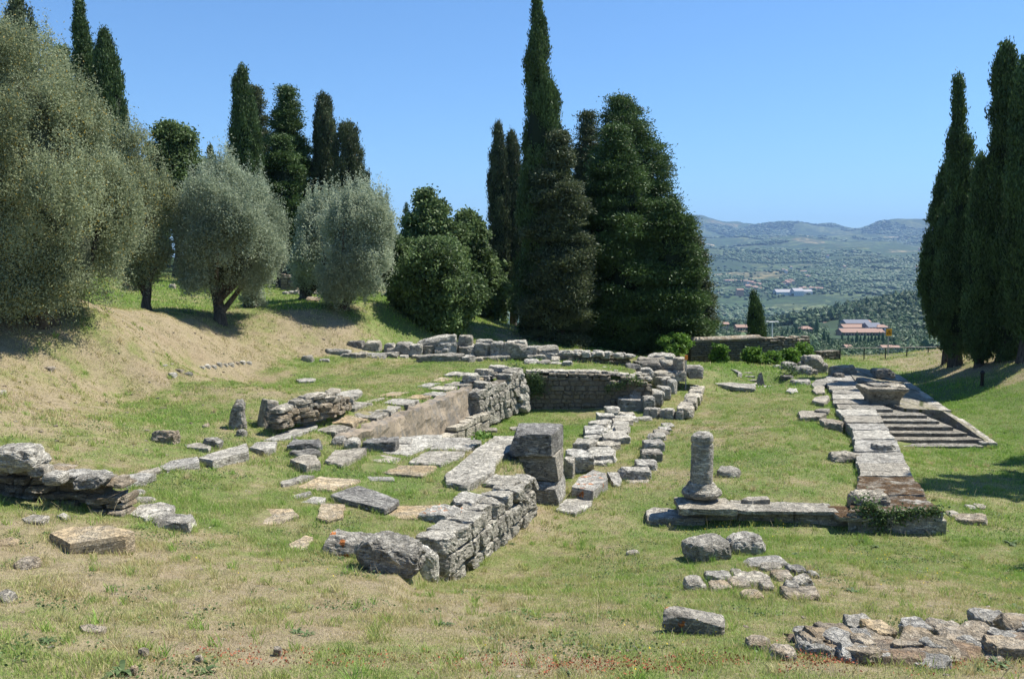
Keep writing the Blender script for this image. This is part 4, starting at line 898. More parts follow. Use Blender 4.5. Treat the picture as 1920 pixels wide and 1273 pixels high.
b2 = V.copy(); b2[:, 2] -= .4; I = np.arange(nR * nx).reshape(nR, nx)
F = np.stack([I[:-1, :-1], I[:-1, 1:], I[1:, 1:], I[1:, :-1]], -1).reshape(-1, 4); rim = np.concatenate([I[0, :], I[1:, -1], I[-1, ::-1][1:], I[::-1, 0][1:]])
nV = len(V); Fr = np.stack([rim[:-1], rim[:-1] + nV, rim[1:] + nV, rim[1:]], 1)
M['flag'] = stone_mat('flank_slabs', mid=(.24, .225, .19), light=(.40, .38, .33), tan=(.38, .33, .18), tanf=.5)
nt = M['flag'].node_tree; N = NT(nt); b = nt.nodes['Principled BSDF']
vo = N.n('ShaderNodeTexVoronoi', feature='DISTANCE_TO_EDGE'); vo.inputs['Scale'].default_value = .8; mp = N.n('ShaderNodeMapping'); mp.inputs['Rotation'].default_value = (0, 0, .25); mp.inputs['Scale'].default_value = (1.1, .75, 0); N.l(N.pos(), mp.inputs[0]); N.l(mp.outputs[0], vo.inputs['Vector'])
old = b.inputs['Base Color'].links[0].from_socket
N.l(N.mix(N.ramp(vo.outputs['Distance'], [(.012, 1), (.035, 0)]), old, (.10, .11, .04)), b.inputs['Base Color'])
mk('slab_surface', np.vstack([V, b2]), np.vstack([F, Fr]), M['flag'], fl, loc=tuple(fl.location))
FOOT.append(np.array([g[0][:2] for g in grid] + [g[-1][:2] for g in grid[::-1]]))
for i in range(15):
    f0, f1 = i / 15, (i + .97) / 15; e = grid[:, -1]; q = np.linspace(0, 1, len(e)); a = np.array([np.interp(f0, q, e[:, k]) for k in range(3)]); b_ = np.array([np.interp(f1, q, e[:, k]) for k in range(3)])
    c = (a + b_) / 2; V, F = rock((c[0] - .18, c[1], c[2] - .24), np.linalg.norm(b_ - a), .42, .30, rot=math.atan2(*(b_ - a)[:2][::-1]), n=7, rnd=.08, cuts=1, amp=.015, seed=i); mbb.add(V, F)
mbb.build('border_stones', SW, fl, loc=tuple(fl.location))
# moulded altar
ax_, ay_, az_ = 10.95, 26.6, .28
al = empty('moulded_altar', (ax_, ay_, az_), 'block with an overhanging moulded top, standing at the head of the steps', 'altar')
def boxprof(prof, L, W_, seed, m, nm, dx=0):
    V = []; n = 12
    per = [(x, -1) for x in np.linspace(-1, 1, n, endpoint=False)] + [(1, y) for y in np.linspace(-1, 1, n, endpoint=False)] + [(x, 1) for x in np.linspace(1, -1, n, endpoint=False)] + [(-1, y) for y in np.linspace(1, -1, n, endpoint=False)]
    per = np.array(per); k = len(per)
    for z, e in prof:
        P = np.stack([per[:, 0] * (L / 2 + e), per[:, 1] * (W_ / 2 + e), per[:, 0] * 0 + z], 1); V.append(P)
    V.append(np.array([[0, 0, prof[-1][0]]])); V = np.vstack(V); V += np.stack([fbm(V * 4 + s * 7 + seed, seed + s, 3) for s in range(3)], 1) * .018
    F = []
    for i in range(len(prof) - 1):
        a = np.arange(k) + i * k; b_ = np.roll(np.arange(k), -1) + i * k; F.append(np.stack([a, b_, b_ + k, a + k], 1))
    a = np.arange(k) + (len(prof) - 1) * k; b_ = np.roll(np.arange(k), -1) + (len(prof) - 1) * k
    ca, sa = math.cos(-.05), math.sin(-.05); X = V[:, 0] * ca - V[:, 1] * sa; Y = V[:, 0] * sa + V[:, 1] * ca; V[:, 0], V[:, 1] = X + ax_ + dx, Y + ay_; V[:, 2] += az_
    mk(nm, V, [np.vstack(F), np.stack([a, b_, np.full(k, len(V) - 1)], 1)], m, al, loc=tuple(al.location))
boxprof([(-.1, 0), (.18, 0), (.20, .02), (.24, .03), (.25, .06), (.32, .08), (.40, .12), (.44, .17), (.45, .19), (.53, .20), (.55, .18)], .80, .70, 3, S, 'moulded_block')
V, F = rock((ax_ + .36, ay_ - .02, az_ + .47), .46, .9, .13, rot=-.05, n=9, rnd=.15, cuts=3, amp=.04, seed=8); mk('top_slab', V, F, S, al, loc=tuple(al.location))
V, F = rock((ax_ - .12, ay_ + .1, az_ + .54), .5, .7, .07, rot=.1, n=9, rnd=.15, cuts=3, amp=.04, seed=18); mk('top_slab', V, F, S, al, loc=tuple(al.location))
# blocks behind the altar and at the far end of the podium
for bx, d, m, z, lab in (((1614, 1636, 707, 722), 1.1, S, .38, 'narrow block lying just behind the moulded altar'), ((1552, 1604, 683, 699), .6, S, .40, 'long rectangular block at the far end of the podium strip'), ((1563, 1582, 698, 706), .4, SD, .38, 'small dark stone in front of the long rectangular block'),
                    ((1637, 1668, 689, 701), .7, S, .40, 'flat block alone at the far end of the flank paving'), ((1664, 1676, 695, 702), .4, S, .36, 'rounded stub right of the flat block on the flank paving'),
                    ((1520, 1548, 676, 698), .8, S, .22, 'big lower block under the highest stone of the ruined heap'), ((1505, 1540, 664, 685), .7, S, .5, 'highest layered stone of the ruined heap'), ((1488, 1520, 684, 702), .7, S, .3, 'broad pale stone in the middle of the ruined heap'), ((1466, 1492, 677, 700), .7, S, .2, 'rough stone at the left of the ruined heap, above the ivy'),
                    ((1450, 1463, 683, 698), .4, S, .12, 'small block left of the ruined heap'), ((1461, 1469, 686, 702), .3, SW, .12, 'pale upright sliver between the small block and the heap'), ((1465, 1486, 698, 724), .6, SD, .0, 'dark ivy-grown block under the ruined heap'), ((1486, 1522, 709, 729), .8, S, .1, 'rounded pale block in front of the ruined heap'), ((1516, 1530, 690, 706), .5, S, .2, 'stubby stone right of the ruined heap'),
                    ((1495, 1515, 676, 686), .5, S, .45, 'thin slab leaning on the highest layered stone'), ((1447, 1462, 700, 707), .4, SD, .08, 'dark low stone below the small block')):
    block('stone_block', bx, d, m, lab, 'stone block', z=z, n=11, rnd=.2, cuts=4, amp=.05, sink=.15)
slab('flat_stone', [(1520, 720), (1530, 712), (1565, 706), (1570, 712), (1548, 722), (1528, 726)], .34, .2, S, 'wide flat slab between the heap and the podium strip')
slab('flat_stone', [(1521, 731), (1533, 722), (1546, 724), (1546, 735), (1530, 737)], (.1,), .14, S, 'zigzag broken slab in front of the wide flat one')
slab('flat_stone', [(1473, 733), (1480, 727), (1495, 728), (1496, 734), (1484, 736)], (.04,), .1, SW, 'low rounded flush stone before the ruined heap')
kk = empty('stone_kerb', (8.9, 31, .05), 'thin pale kerb running left from the ruined heap in front of the tiny steps', 'kerb')
for P in ([(1340, 719), (1346, 716), (1416, 720), (1415, 728), (1380, 726)], [(1418, 725), (1422, 721), (1448, 722), (1460, 728), (1425, 729)]): slab('kerb_stone', P, (.06,), .12, SW, None, parent=kk)
# tiny staircase
ts = empty('staircase', (8.9, 32.6, 0), 'tiny flight of four steps sunk in the lawn before the far fence wall', 'staircase')
for i in range(4):
    c = (AT(1408, 700, 32.6)[0], 32.6 + i * .3, .0 + i * .10); V, F = rock((c[0], c[1] + .3, c[2] - .1), .62, .6, .18, n=6, rnd=.08, cuts=0, amp=.015, seed=i); mk('step', V, F, S, ts, loc=tuple(ts.location))
V, F = rock((AT(1389, 700, 32.6)[0], 33.1, .0), .14, 1.4, .48, n=8, rnd=.1, cuts=1, amp=.02); mk('side_slab', V, F, S, ts, loc=tuple(ts.location))
V, F = rock((AT(1428, 722, 32.3)[0], 32.5, .0), .34, .2, .55, n=9, rnd=.15, cuts=3, amp=.02, taper=.8, seed=2); tag(mk('standing_stone', V, F, SD, loc=(AT(1428, 722, 32.3)[0], 32.5, -.0)), 'dark pointed upright stone beside the tiny sunken steps', 'standing stone')
# ------------------------------------------------------------------ loose stones in the right foreground
B((1280, 1372, 992, 1052), .6, S, 'big overhanging boulder, left of the pair in front of the column', 'boulder', 'boulder', n=20, rnd=.3, cuts=6, amp=.06, seed=43, rot=.2, taper=-.12)
B((1360, 1434, 988, 1040), .5, S, 'rounded squarish boulder, right of the pair in front of the column', 'boulder', 'boulder', n=18, rnd=.4, cuts=3, amp=.06, seed=12)
for bx, d, m, lab, k in (
  ((1283, 1319, 1072, 1108), .28, S, 'dark rounded standing cobble at the left of the stone cluster', dict(rnd=.4, cuts=2)),
  ((1326, 1370, 1064, 1092), .3, S, 'flat-topped stone second from the left of the cluster', dict(rnd=.2, cuts=5)),
  ((1381, 1440, 1071, 1100), .34, SW, 'pale jagged stone in the centre of the cluster', dict(rnd=.2, cuts=6)),
  ((1393, 1475, 1040, 1066), .35, S, 'broad flat grey stone at the back of the cluster', dict(rnd=.2, cuts=5)),
  ((1426, 1462, 1050, 1072), .25, S, 'angular stone behind the centre of the cluster', dict(rnd=.2, cuts=5)),
  ((1450, 1484, 1065, 1090), .28, SN, 'brownish rounded stone right of the centre of the cluster', dict(rnd=.35, cuts=4)),
  ((1478, 1505, 1053, 1082), .24, SD, 'dark cube-like stone at the back right of the cluster', dict(rnd=.12, cuts=3)),
  ((1467, 1500, 1079, 1118), .24, S, 'pointed grey stone at the right front of the cluster', dict(rnd=.2, cuts=4, taper=.4)),
  ((1500, 1528, 1072, 1105), .2, SW, 'pale triangular plate leaning at the right of the cluster', dict(rnd=.1, cuts=5, tilt=(0, -.4))),
  ((1472, 1537, 1100, 1124), .3, SN, 'long tan stone lying lowest at the right of the cluster', dict(rnd=.3, cuts=4)),
  ((1370, 1405, 1088, 1104), .25, SN, 'low half-buried stone left of the pale jagged one', dict(rnd=.25, cuts=4)),
  ((1330, 1368, 1094, 1110), .25, SN, 'low brown stone at the front left of the cluster', dict(rnd=.25, cuts=4)),
  ((1426, 1450, 1090, 1108), .22, SN, 'small brown stone below the pale jagged one', dict(rnd=.25, cuts=4)),
  ((1390, 1426, 1110, 1126), .2, ST, 'flat tan stone lying in front of the cluster', dict(rnd=.25, cuts=4)),
  ((1516, 1532, 1072, 1084), .15, SW, 'tiny pale chip behind the triangular plate', dict(rnd=.25, cuts=4)),
  ((1400, 1444, 1204, 1220), .2, SN, 'low rounded stone alone below the orange-spotted block', dict(rnd=.4, cuts=4)),
  ((1447, 1492, 1222, 1238), .2, SN, 'low tan stone left of the rubble wall in the right corner', dict(rnd=.4, cuts=4)),
  ((1795, 1848, 962, 983), .35, SN, 'flat speckled stone in the grass right of the podium corner', dict(rnd=.2, cuts=3)),
  ((1775, 1797, 962, 970), .25, S, 'small flush stone left of the flat speckled one', dict(rnd=.3, cuts=3)),
  ((1810, 1826, 946, 956), .2, S, 'small pale stone behind the flat speckled one, left', dict(rnd=.3, cuts=3)),
  ((1827, 1845, 944, 954), .2, SW, 'small white stone behind the flat speckled one, right', dict(rnd=.3, cuts=3)),
  ((1176, 1198, 1032, 1042), .15, S, 'tiny stone in the grass between the near wall and the boulder pair', dict(rnd=.3, cuts=3)),
  ((905, 932, 801, 811), .3, S, 'flat stone on the floor of the sunken room, left one', dict(rnd=.2, cuts=3)),
  ((958, 990, 800, 810), .3, S, 'flat stone on the floor of the sunken room, right one', dict(rnd=.2, cuts=3)),
  ((1372, 1392, 1070, 1084), .2, S, 'wedge of grey stone at the back of the pale jagged one', dict(rnd=.2, cuts=4))):
    B(bx, d, m, lab, 'loose_stone', 'stone', n=11, amp=.05, grow=1.15, sink=.08, **k)
block('stone_block', (1235, 1362, 1134, 1190), .26, SO, 'long tilted block with an orange lichen corner in the right foreground', 'stone block', n=20, rnd=.16, cuts=4, amp=.03, seed=15, rot=-.25, tilt=(0, .13), sink=-.0)
# rubble wall in the right corner
w = empty('rubble_wall', (3.3, 7, 1.4), 'collapsed rubble wall with earthy gaps crossing the lower right corner', 'wall')
def on(px, py): return np.array(HIT(px, py))
base = [on(1510, 1215), on(1610, 1240), on(1720, 1245), on(1830, 1235), on(1960, 1225), on(2060, 1215)]
rs = np.random.RandomState(44); mb = MB(); mc = MB(); me_ = MB()
bb = np.array(base)
qq = np.linspace(0, 1, 60); C = np.array([[np.interp(t, np.linspace(0, 1, len(bb)), bb[:, k]) for k in range(3)] for t in qq])
V = []
prof = [(-.16, -.08), (-.10, .03), (.0, .08), (.15, .10), (.35, .10), (.5, .07), (.62, -.06)]
for i, c in enumerate(C):
    e = min(1, i / 3.)
    for dy, dz in prof: V.append((c[0], c[1] + dy, T(c[0], c[1] + dy) + dz * e))
V = np.array(V); V += np.stack([fbm(V * 5 + s * 9, s, 4) for s in range(3)], 1) * .035; k = len(prof); I = np.arange(len(V)).reshape(60, k)
mk('earth_core', V, np.stack([I[:-1, :-1], I[1:, :-1], I[1:, 1:], I[:-1, 1:]], -1).reshape(-1, 4), stone_mat('earthy_rubble', mid=(.22, .165, .12), light=(.36, .30, .22), tan=(.30, .20, .12), tanf=.8), w, loc=tuple(w.location))
for i in range(85):
    t = rs.rand(); c = np.array([np.interp(t, np.linspace(0, 1, len(bb)), bb[:, k]) for k in range(3)]); dy = rs.uniform(-.1, .55); s = rs.uniform(.06, .26)
    V, F = rock((c[0], c[1] + dy, T(c[0], c[1] + dy) + np.interp(dy, [-.1, .1, .5], [-.05, .04, .03])), s * 1.3, s, s * .42, rot=rs.rand() * 3, n=7, rnd=.25, cuts=5, amp=.07, seed=rs.randint(99999), tilt=(rs.uniform(-.25, .25), rs.uniform(-.25, .25))); (mb if i % 2 else mc).add(V, F)
mb.build('small_rubble', SN, w, loc=tuple(w.location)); mc.build('grey_rubble', S, w, loc=tuple(w.location))
FOOT.append(np.array([(c[0], c[1] - .1) for c in base] + [(c[0], c[1] + .55) for c in base[::-1]]))
for bx, d, m, sd in (((1506, 1545, 1180, 1228), .3, SN, 1), ((1530, 1600, 1178, 1222), .4, SN, 2), ((1584, 1640, 1166, 1198), .3, S, 3), ((1620, 1675, 1174, 1210), .3, ST, 4), ((1690, 1745, 1178, 1205), .3, S, 5), ((1742, 1812, 1172, 1206), .28, SN, 6), ((1828, 1896, 1152, 1186), .3, S, 7), ((1880, 1960, 1160, 1205), .4, SN, 8), ((1770, 1840, 1200, 1232), .35, SN, 9), ((1840, 1930, 1215, 1245), .3, SN, 10), ((1600, 1640, 1205, 1235), .25, SN, 12)):
    c, L, W_, H = blk_geom(*bx, d, sink=.0); zt = T(c[0], c[1]); V, F = rock((c[0], c[1] + .03, c[2] - .02), L, W_, max(H * .75, .12), n=15, rnd=.25, cuts=6, amp=.06, seed=sd * 7, tilt=(0, .08 * (-1) ** sd)); mk('large_stone', V, F, m, w, loc=tuple(w.location))
# ------------------------------------------------------------------ trees
OG, CG = 'olive trees on the left terrace', 'cypresses'
# big olives
tree('olive_tree', [(66, 22, 66), (95, -30, 110), (150, -70, 168), (220, -90, 204), (300, -100, 238), (380, -100, 262), (450, -95, 275), (500, -80, 268), (540, -60, 245), (572, -10, 190)], 21.8, (75, 612), 'olive', M['olive_y'],
     'largest olive tree, yellow-flecked crown filling the left edge of the picture', 'olive tree', OG, nleaf=420000, l=.07, w=.024, clump=.42, trunk_r=.24, core=.42, limbs=9, mcore=M['core_o'], seed=3)
tree('olive_tree', [(240, 225, 262), (290, 205, 300), (350, 195, 322), (420, 200, 326), (480, 215, 318), (530, 235, 305), (560, 250, 298)], 29, (278, 585), 'olive', M['olive_y'],
     'taller pale olive tree just behind the right side of the largest olive', 'olive tree', OG, nleaf=110000, l=.085, w=.028, clump=.42, trunk_r=.13, core=.42, limbs=6, mcore=M['core_o'], seed=5)
tree('olive_tree', [(318, 372, 440), (345, 335, 490), (390, 308, 528), (430, 300, 546), (480, 303, 548), (505, 318, 538), (525, 340, 515), (542, 375, 470)], 30.2, (410, 597), 'olive', M['olive'],
     'round silvery olive tree with a forked trunk at the top of the bank', 'olive tree', OG, nleaf=200000, l=.085, w=.028, clump=.42, trunk_r=.20, core=.42, limbs=9, mcore=M['core_o'], seed=8)
tree('olive_sprout', [(530, 462, 490), (550, 448, 500), (570, 452, 497), (584, 458, 492)], 33, (474, 586), 'olive', M['olive'], 'low stump of an olive with a bush of silvery sprouts right of the forked olive', 'olive tree', OG, nleaf=7000, l=.12, w=.034, clump=.25, trunk_r=.3, core=.4, mcore=M['core_o'])
tree('olive_tree', [(385, 575, 620), (410, 545, 650), (450, 530, 660), (490, 530, 650), (520, 545, 625), (540, 560, 600)], 37.5, (568, 568), 'olive', M['olive'],
     'olive tree with a dark trunk standing back between the round olive and the right one', 'olive tree', OG, nleaf=85000, l=.10, w=.042, clump=.42, trunk_r=.26, core=.42, limbs=6, mcore=M['core_o'], seed=9)
tree('olive_tree', [(374, 640, 690), (400, 600, 722), (440, 572, 742), (480, 566, 748), (515, 575, 740), (540, 592, 722), (558, 625, 690)], 33.6, (648, 583), 'olive', M['olive'],
     'rightmost silvery olive tree, thin trunk at the corner of the bank', 'olive tree', OG, nleaf=170000, l=.09, w=.029, clump=.42, trunk_r=.17, core=.42, limbs=8, mcore=M['core_o'], seed=13)
tree('olive_tree', [(200, -240, -120), (330, -300, -70), (480, -290, -60), (560, -200, -100)], 20, (-130, 640), 'olive', M['olive_y'], 'olive tree just outside the left edge whose shade falls on the bank', 'olive tree', OG, nleaf=26000, l=.13, w=.04, clump=.42, trunk_r=.25, core=.75, limbs=5, mcore=M['core_o'], seed=14)
# broadleaf trees
tree('broadleaf_tree', [(350, 796, 803), (380, 784, 822), (410, 762, 850), (440, 760, 868), (480, 750, 872), (520, 760, 870)], 41, (805, 600), 'broad', M['broad'], 'green broadleaf tree with a pointed top left of the dark thicket', 'tree', nleaf=60000, l=.16, w=.10, clump=.5, trunk_r=.2, core=.66, limbs=5, seed=21)
tree('broadleaf_tree', [(455, 770, 850), (480, 738, 880), (520, 724, 892), (560, 728, 894), (590, 742, 884), (612, 765, 868), (628, 800, 850)], 36.5, (812, 640), 'broad', M['broad'], 'low rounded broadleaf tree overhanging the shady hollow beside the bank', 'tree', nleaf=90000, l=.13, w=.085, clump=.45, trunk_r=.16, core=.66, limbs=5, seed=22)
tree('broadleaf_tree', [(395, 868, 885), (430, 850, 905), (470, 855, 920), (520, 860, 940), (560, 865, 950), (590, 880, 940)], 46, (900, 590), 'broad', M['broad'], 'dark shaded broadleaf tree filling the gap left of the twin-topped cypress', 'tree', nleaf=55000, l=.18, w=.10, clump=.5, trunk_r=.2, core=.8, seed=23)
tree('broadleaf_tree', [(236, 305, 335), (260, 292, 362), (300, 282, 380), (350, 275, 392), (420, 290, 395)], 48, (332, 520), 'broad', M['broad'], 'bright green broadleaf tree against the sky behind the pale olive', 'tree', nleaf=55000, l=.17, w=.10, clump=.55, trunk_r=.2, core=.55, limbs=7, seed=24)
tree('conifer', [(280, 392, 396), (300, 385, 402), (340, 374, 412), (400, 370, 415)], 56, (394, 520), 'cyp', M['cyp'], 'small conifer tip between the bright broadleaf tree and the single cypress', 'conifer', nleaf=4000, l=.3, w=.1, clump=.3, trunk_r=.12, seed=25)
# cypresses at the left
for prof, Y, bx, lab, kw in (
  ([(-30, 28, 36), (0, 16, 48), (40, 8, 62), (100, 0, 68), (200, -8, 72), (300, -10, 75), (420, -8, 72)], 40, 32, 'thick cypress cut by the top edge at the far left', dict(m='cyp_b')),
  ([(2, 145, 152), (40, 141, 160), (90, 140, 172), (150, 143, 184), (220, 145, 192), (320, 146, 192), (430, 150, 188)], 44, 168, 'slimmest cypress at the left, its tip touching the top edge', dict()),
  ([(64, 190, 198), (90, 180, 212), (140, 179, 226), (200, 184, 238), (260, 188, 240), (340, 190, 238), (440, 195, 232)], 43, 213, 'cypress just right of the slimmest one at the left', dict()),
  ([(130, 449, 458), (165, 439, 469), (210, 435, 479), (260, 432, 488), (310, 431, 493), (360, 431, 495), (430, 436, 490), (500, 442, 484)], 45, 462, 'smooth narrow cypress standing behind the round silvery olive', dict()),
  ([(184, 600, 612), (200, 591, 622), (235, 588, 631), (280, 588, 630), (320, 585, 632), (380, 586, 630), (460, 592, 626)], 50, 608, 'blunt-topped cypress behind the right olives', dict(m='cyp_b')),
  ([(238, 645, 660), (260, 632, 672), (300, 622, 680), (340, 612, 692), (380, 608, 704), (430, 608, 706), (480, 615, 700)], 48, 655, 'broad-shouldered cypress right of the blunt-topped one', dict(m='cyp_b')),
  ([(385, 758, 764), (405, 754, 769), (440, 753, 772), (500, 753, 772), (560, 755, 770)], 75, 762, 'tiny distant cypress left of the pointed broadleaf tree', dict(n=2500)),
  ([(238, 930, 938), (262, 920, 946), (300, 917, 950), (360, 915, 958), (430, 914, 962), (500, 918, 962), (570, 925, 962)], 52, 938, 'grey-brown cypress, left half of the twin-topped pair', dict(m='cyp_b')),
  ([(252, 955, 962), (280, 948, 972), (340, 944, 980), (420, 942, 986), (520, 945, 984)], 52.5, 962, 'grey-brown cypress, right half of the twin-topped pair', dict(m='cyp_b')),
  ([(-2, 1003, 1010), (30, 996, 1016), (90, 989, 1028), (150, 984, 1040), (200, 979, 1055), (260, 975, 1058), (330, 968, 1068), (420, 964, 1080), (520, 960, 1090), (600, 962, 1090), (645, 975, 1080)], 40, 1020, 'tallest cypress in the centre, its tip at the top edge', dict(n=60000, r=.3)),
  ([(152, 1793, 1800), (190, 1789, 1804), (240, 1783, 1811), (300, 1776, 1820), (360, 1770, 1826), (430, 1762, 1830), (500, 1752, 1832), (560, 1750, 1830), (625, 1762, 1828), (662, 1782, 1812)], 35.2, 1796, 'tall pointed cypress on the right with a bare trunk foot', dict(n=36000, r=.17)),
  ([(322, 1768, 1776), (345, 1758, 1788), (400, 1745, 1800), (460, 1733, 1800), (520, 1726, 1800), (560, 1728, 1800), (600, 1742, 1800), (630, 1762, 1795)], 36.5, 1778, 'lower cypress merging into the left flank of the tall pointed one on the right', dict(n=26000, r=.12)),
  ([(303, 1834, 1842), (330, 1827, 1850), (380, 1820, 1857), (440, 1815, 1862), (500, 1810, 1864), (560, 1808, 1868), (630, 1812, 1870), (668, 1828, 1856)], 33.6, 1840, 'shorter cypress with a bare trunk, right of the tall pointed one', dict(n=26000, r=.13)),
  ([(95, 1878, 1896), (120, 1866, 1904), (180, 1860, 1910), (260, 1860, 1915), (340, 1858, 1920), (420, 1860, 1925), (520, 1856, 1930), (620, 1862, 1930), (682, 1875, 1925)], 33, 1892, 'big dark cypress with a blunt top near the right edge', dict(n=44000, r=.2)),
  ([(120, 1918, 1930), (160, 1905, 1950), (240, 1898, 1960), (340, 1890, 1965), (480, 1888, 1970), (600, 1895, 1965), (660, 1910, 1950)], 31.5, 1928, 'cypress half cut by the right edge', dict(n=40000, r=.2)),
  ([(553, 1409, 1415), (575, 1406, 1424), (600, 1403, 1432), (640, 1401, 1436), (680, 1403, 1434)], 52, 1417, 'small dark cypress rising behind the fence wall', dict(n=9000, r=.1, l=.16))):
    tree('cypress', prof, Y, (bx, 600), 'cyp', M[kw.get('m', 'cyp')], lab, 'cypress', CG, nleaf=int(kw.get('n', 26000) * 2.7), l=kw.get('l', .14), w=.046, clump=.3, trunk_r=kw.get('r', .2), core=.84)
# cypresses beyond the right edge that shade the lawn
for i, (X, Y, h, r) in enumerate(((15.6, 20.3, 12.5, 1.7), (11.0, 13.9, 6, .8), (18.5, 23.6, 10, 1.0))):
    z = T(X, Y); px = 960 + X / Y * FPX; f = lambda zz: 636.5 - FPX * math.tan(math.atan2(zz - CZ, Y) + PITCH)
    tree('cypress', [(f(z + h), px - 4, px + 4), (f(z + h * .7), px - r * .7 / Y * FPX, px + r * .7 / Y * FPX), (f(z + h * .3), px - r / Y * FPX, px + r / Y * FPX), (f(z + .8), px - r * .6 / Y * FPX, px + r * .6 / Y * FPX)], Y, (px, 700), 'cyp', M['cyp'],
         ('cypress outside the right edge shading the lawn beside the podium', 'small cypress outside the right edge nearest the camera', 'cypress outside the right edge beside the steps')[i], 'cypress', CG, nleaf=9000, l=.35, w=.12, clump=.3, trunk_r=.18, core=.9)
# irregular conifers
for nm, prof, Y, bx, lab, m, n, cl in (
  ('conifer', [(90, 110, 118), (110, 100, 128), (150, 92, 136), (200, 85, 138), (260, 85, 135)], 46, 112, 'ragged dark conifer top rising behind the largest olive', 'conifer', 9000, .45),
  ('conifer', [(165, 470, 480), (190, 464, 488), (230, 462, 497), (280, 460, 505), (330, 462, 506), (400, 465, 505)], 52, 482, 'ragged conifer showing behind the right side of the smooth cypress', 'bluecon', 12000, .45),
  ('conifer', [(165, 535, 541), (190, 525, 550), (225, 516, 562), (270, 505, 572), (320, 497, 582), (380, 490, 588), (430, 500, 585), (480, 520, 575)], 50, 542, 'layered conifer with a spiky top left of the blunt-topped cypress', 'conifer', 34000, .5),
  ('conifer', [(255, 520, 535), (285, 506, 550), (330, 496, 560), (390, 492, 565), (450, 505, 560)], 47, 528, 'rounded conifer in front of the spiky layered one', 'conifer', 20000, .45),
  ('conifer', [(212, 1098, 1106), (240, 1086, 1118), (290, 1076, 1126), (340, 1074, 1135), (420, 1070, 1140), (520, 1070, 1140), (600, 1075, 1140)], 50, 1106, 'dark conifer between the tallest cypress and the broad one', 'bluecon', 26000, .5),
  ('conifer', [(184, 1156, 1168), (200, 1142, 1190), (225, 1138, 1206), (255, 1134, 1224), (290, 1128, 1238), (340, 1122, 1252), (400, 1116, 1262), (470, 1105, 1268), (550, 1100, 1280), (620, 1110, 1280)], 47, 1185, 'broad layered conifer with a flat top, centre right', 'conifer', 70000, .6),
  ('conifer', [(240, 1150, 1158), (290, 1134, 1178), (340, 1110, 1208), (400, 1095, 1225), (460, 1088, 1240), (540, 1085, 1255), (610, 1090, 1255), (655, 1110, 1240)], 41.5, 1165, 'green conifer filling the middle of the central clump', 'conifer', 80000, .55),
  ('conifer', [(380, 1240, 1262), (420, 1225, 1288), (470, 1215, 1305), (530, 1205, 1310), (580, 1200, 1322), (620, 1205, 1320), (650, 1225, 1300)], 40.5, 1262, 'bushy conifer at the right end of the central clump', 'conifer', 60000, .5),
  ('conifer', [(440, 1290, 1302), (480, 1285, 1318), (540, 1290, 1330), (600, 1290, 1338), (640, 1295, 1330)], 46, 1308, 'thin grey-green conifer behind the right end of the central clump', 'bluecon', 14000, .4),
  ('conifer', [(250, 1045, 1052), (300, 1028, 1070), (360, 1008, 1090), (430, 1000, 1100), (520, 990, 1105), (600, 985, 1105), (648, 1000, 1095)], 39.2, 1050, 'bushy conifer hugging the right flank of the tallest cypress', 'bluecon', 60000, .45)):
    tree(nm, prof, Y, (bx, 640), 'con', M[m], lab, 'conifer', 'conifers of the background', nleaf=int(n * 2.8), l=.155, w=.055, clump=cl, trunk_r=.2, core=.74)
# low evergreen mass under the clump and thicket at the back left: separate shrubs
def shrub(x0, x1, yt, yb, Y, m, lab, n=5000, l=.12, w=.07, nm='shrub', kind='broad', zb=None, cl=.2, core=.6):
    h = yb - yt; c = (x0 + x1) / 2; r = (x1 - x0) / 2
    return tree(nm, [(yt, c - r * .3, c + r * .3), (yt + h * .25, c - r * .85, c + r * .85), (yt + h * .6, c - r, c + r), (yb, c - r * .8, c + r * .8)], Y, (c, yb), kind, M[m], lab, 'shrub', nleaf=n, l=l, w=w, clump=cl, trunk_r=.04, core=core)
shrub(1225, 1292, 628, 664, 38.5, 'bright', 'bright green bush at the foot of the central clump beside the fence wall', 7000)
shrub(1335, 1366, 646, 682, 38.4, 'bright', 'single bright bush against the dark left half of the fence wall', 4000)
shrub(1393, 1430, 655, 688, 38.6, 'bright', 'leftmost bush of the hedge before the right half of the fence wall', 5000)
shrub(1422, 1466, 662, 688, 38.9, 'bright', 'middle bush of the hedge before the right half of the fence wall', 5000)
shrub(1460, 1500, 655, 684, 39.3, 'bright', 'third bush of the hedge before the right half of the fence wall', 5000)
shrub(1492, 1526, 640, 676, 39.8, 'bright', 'tallest bush at the right end of the hedge by the fence wall', 5000)
for i, (x0, x1, yt, yb, Y, m, lab) in enumerate(((760, 880, 590, 640, 37.5, 'broad', 'dark undergrowth at the foot of the rounded broadleaf tree'), (745, 800, 575, 612, 37, 'broad', 'small bush on the shoulder of the bank by the olive'),
     (860, 960, 480, 600, 52, 'broad', 'tall thicket behind the dark broadleaf tree'), (700, 780, 430, 560, 60, 'olive', 'grey-green thicket behind the rightmost olive'), (545, 640, 470, 540, 56, 'broad', 'green bush behind the middle olive'),
     (340, 440, 360, 500, 60, 'broad', 'green thicket behind the round silvery olive'), (230, 330, 330, 480, 58, 'broad', 'green thicket behind the taller pale olive'), (60, 240, 250, 500, 56, 'broad', 'wide thicket behind the largest olive'), (440, 560, 400, 530, 62, 'conifer', 'dark thicket at the foot of the smooth cypress'), (590, 720, 430, 540, 62, 'conifer', 'dark thicket at the foot of the broad-shouldered cypress'),
     (-60, 90, 330, 520, 52, 'broad', 'thicket at the far left edge behind the largest olive'))):
    shrub(x0, x1, yt, yb, Y, m, lab, 12000 if i > 1 else 6000, .26 if i > 1 else .16, .14 if i > 1 else .09, cl=.45, core=.8)
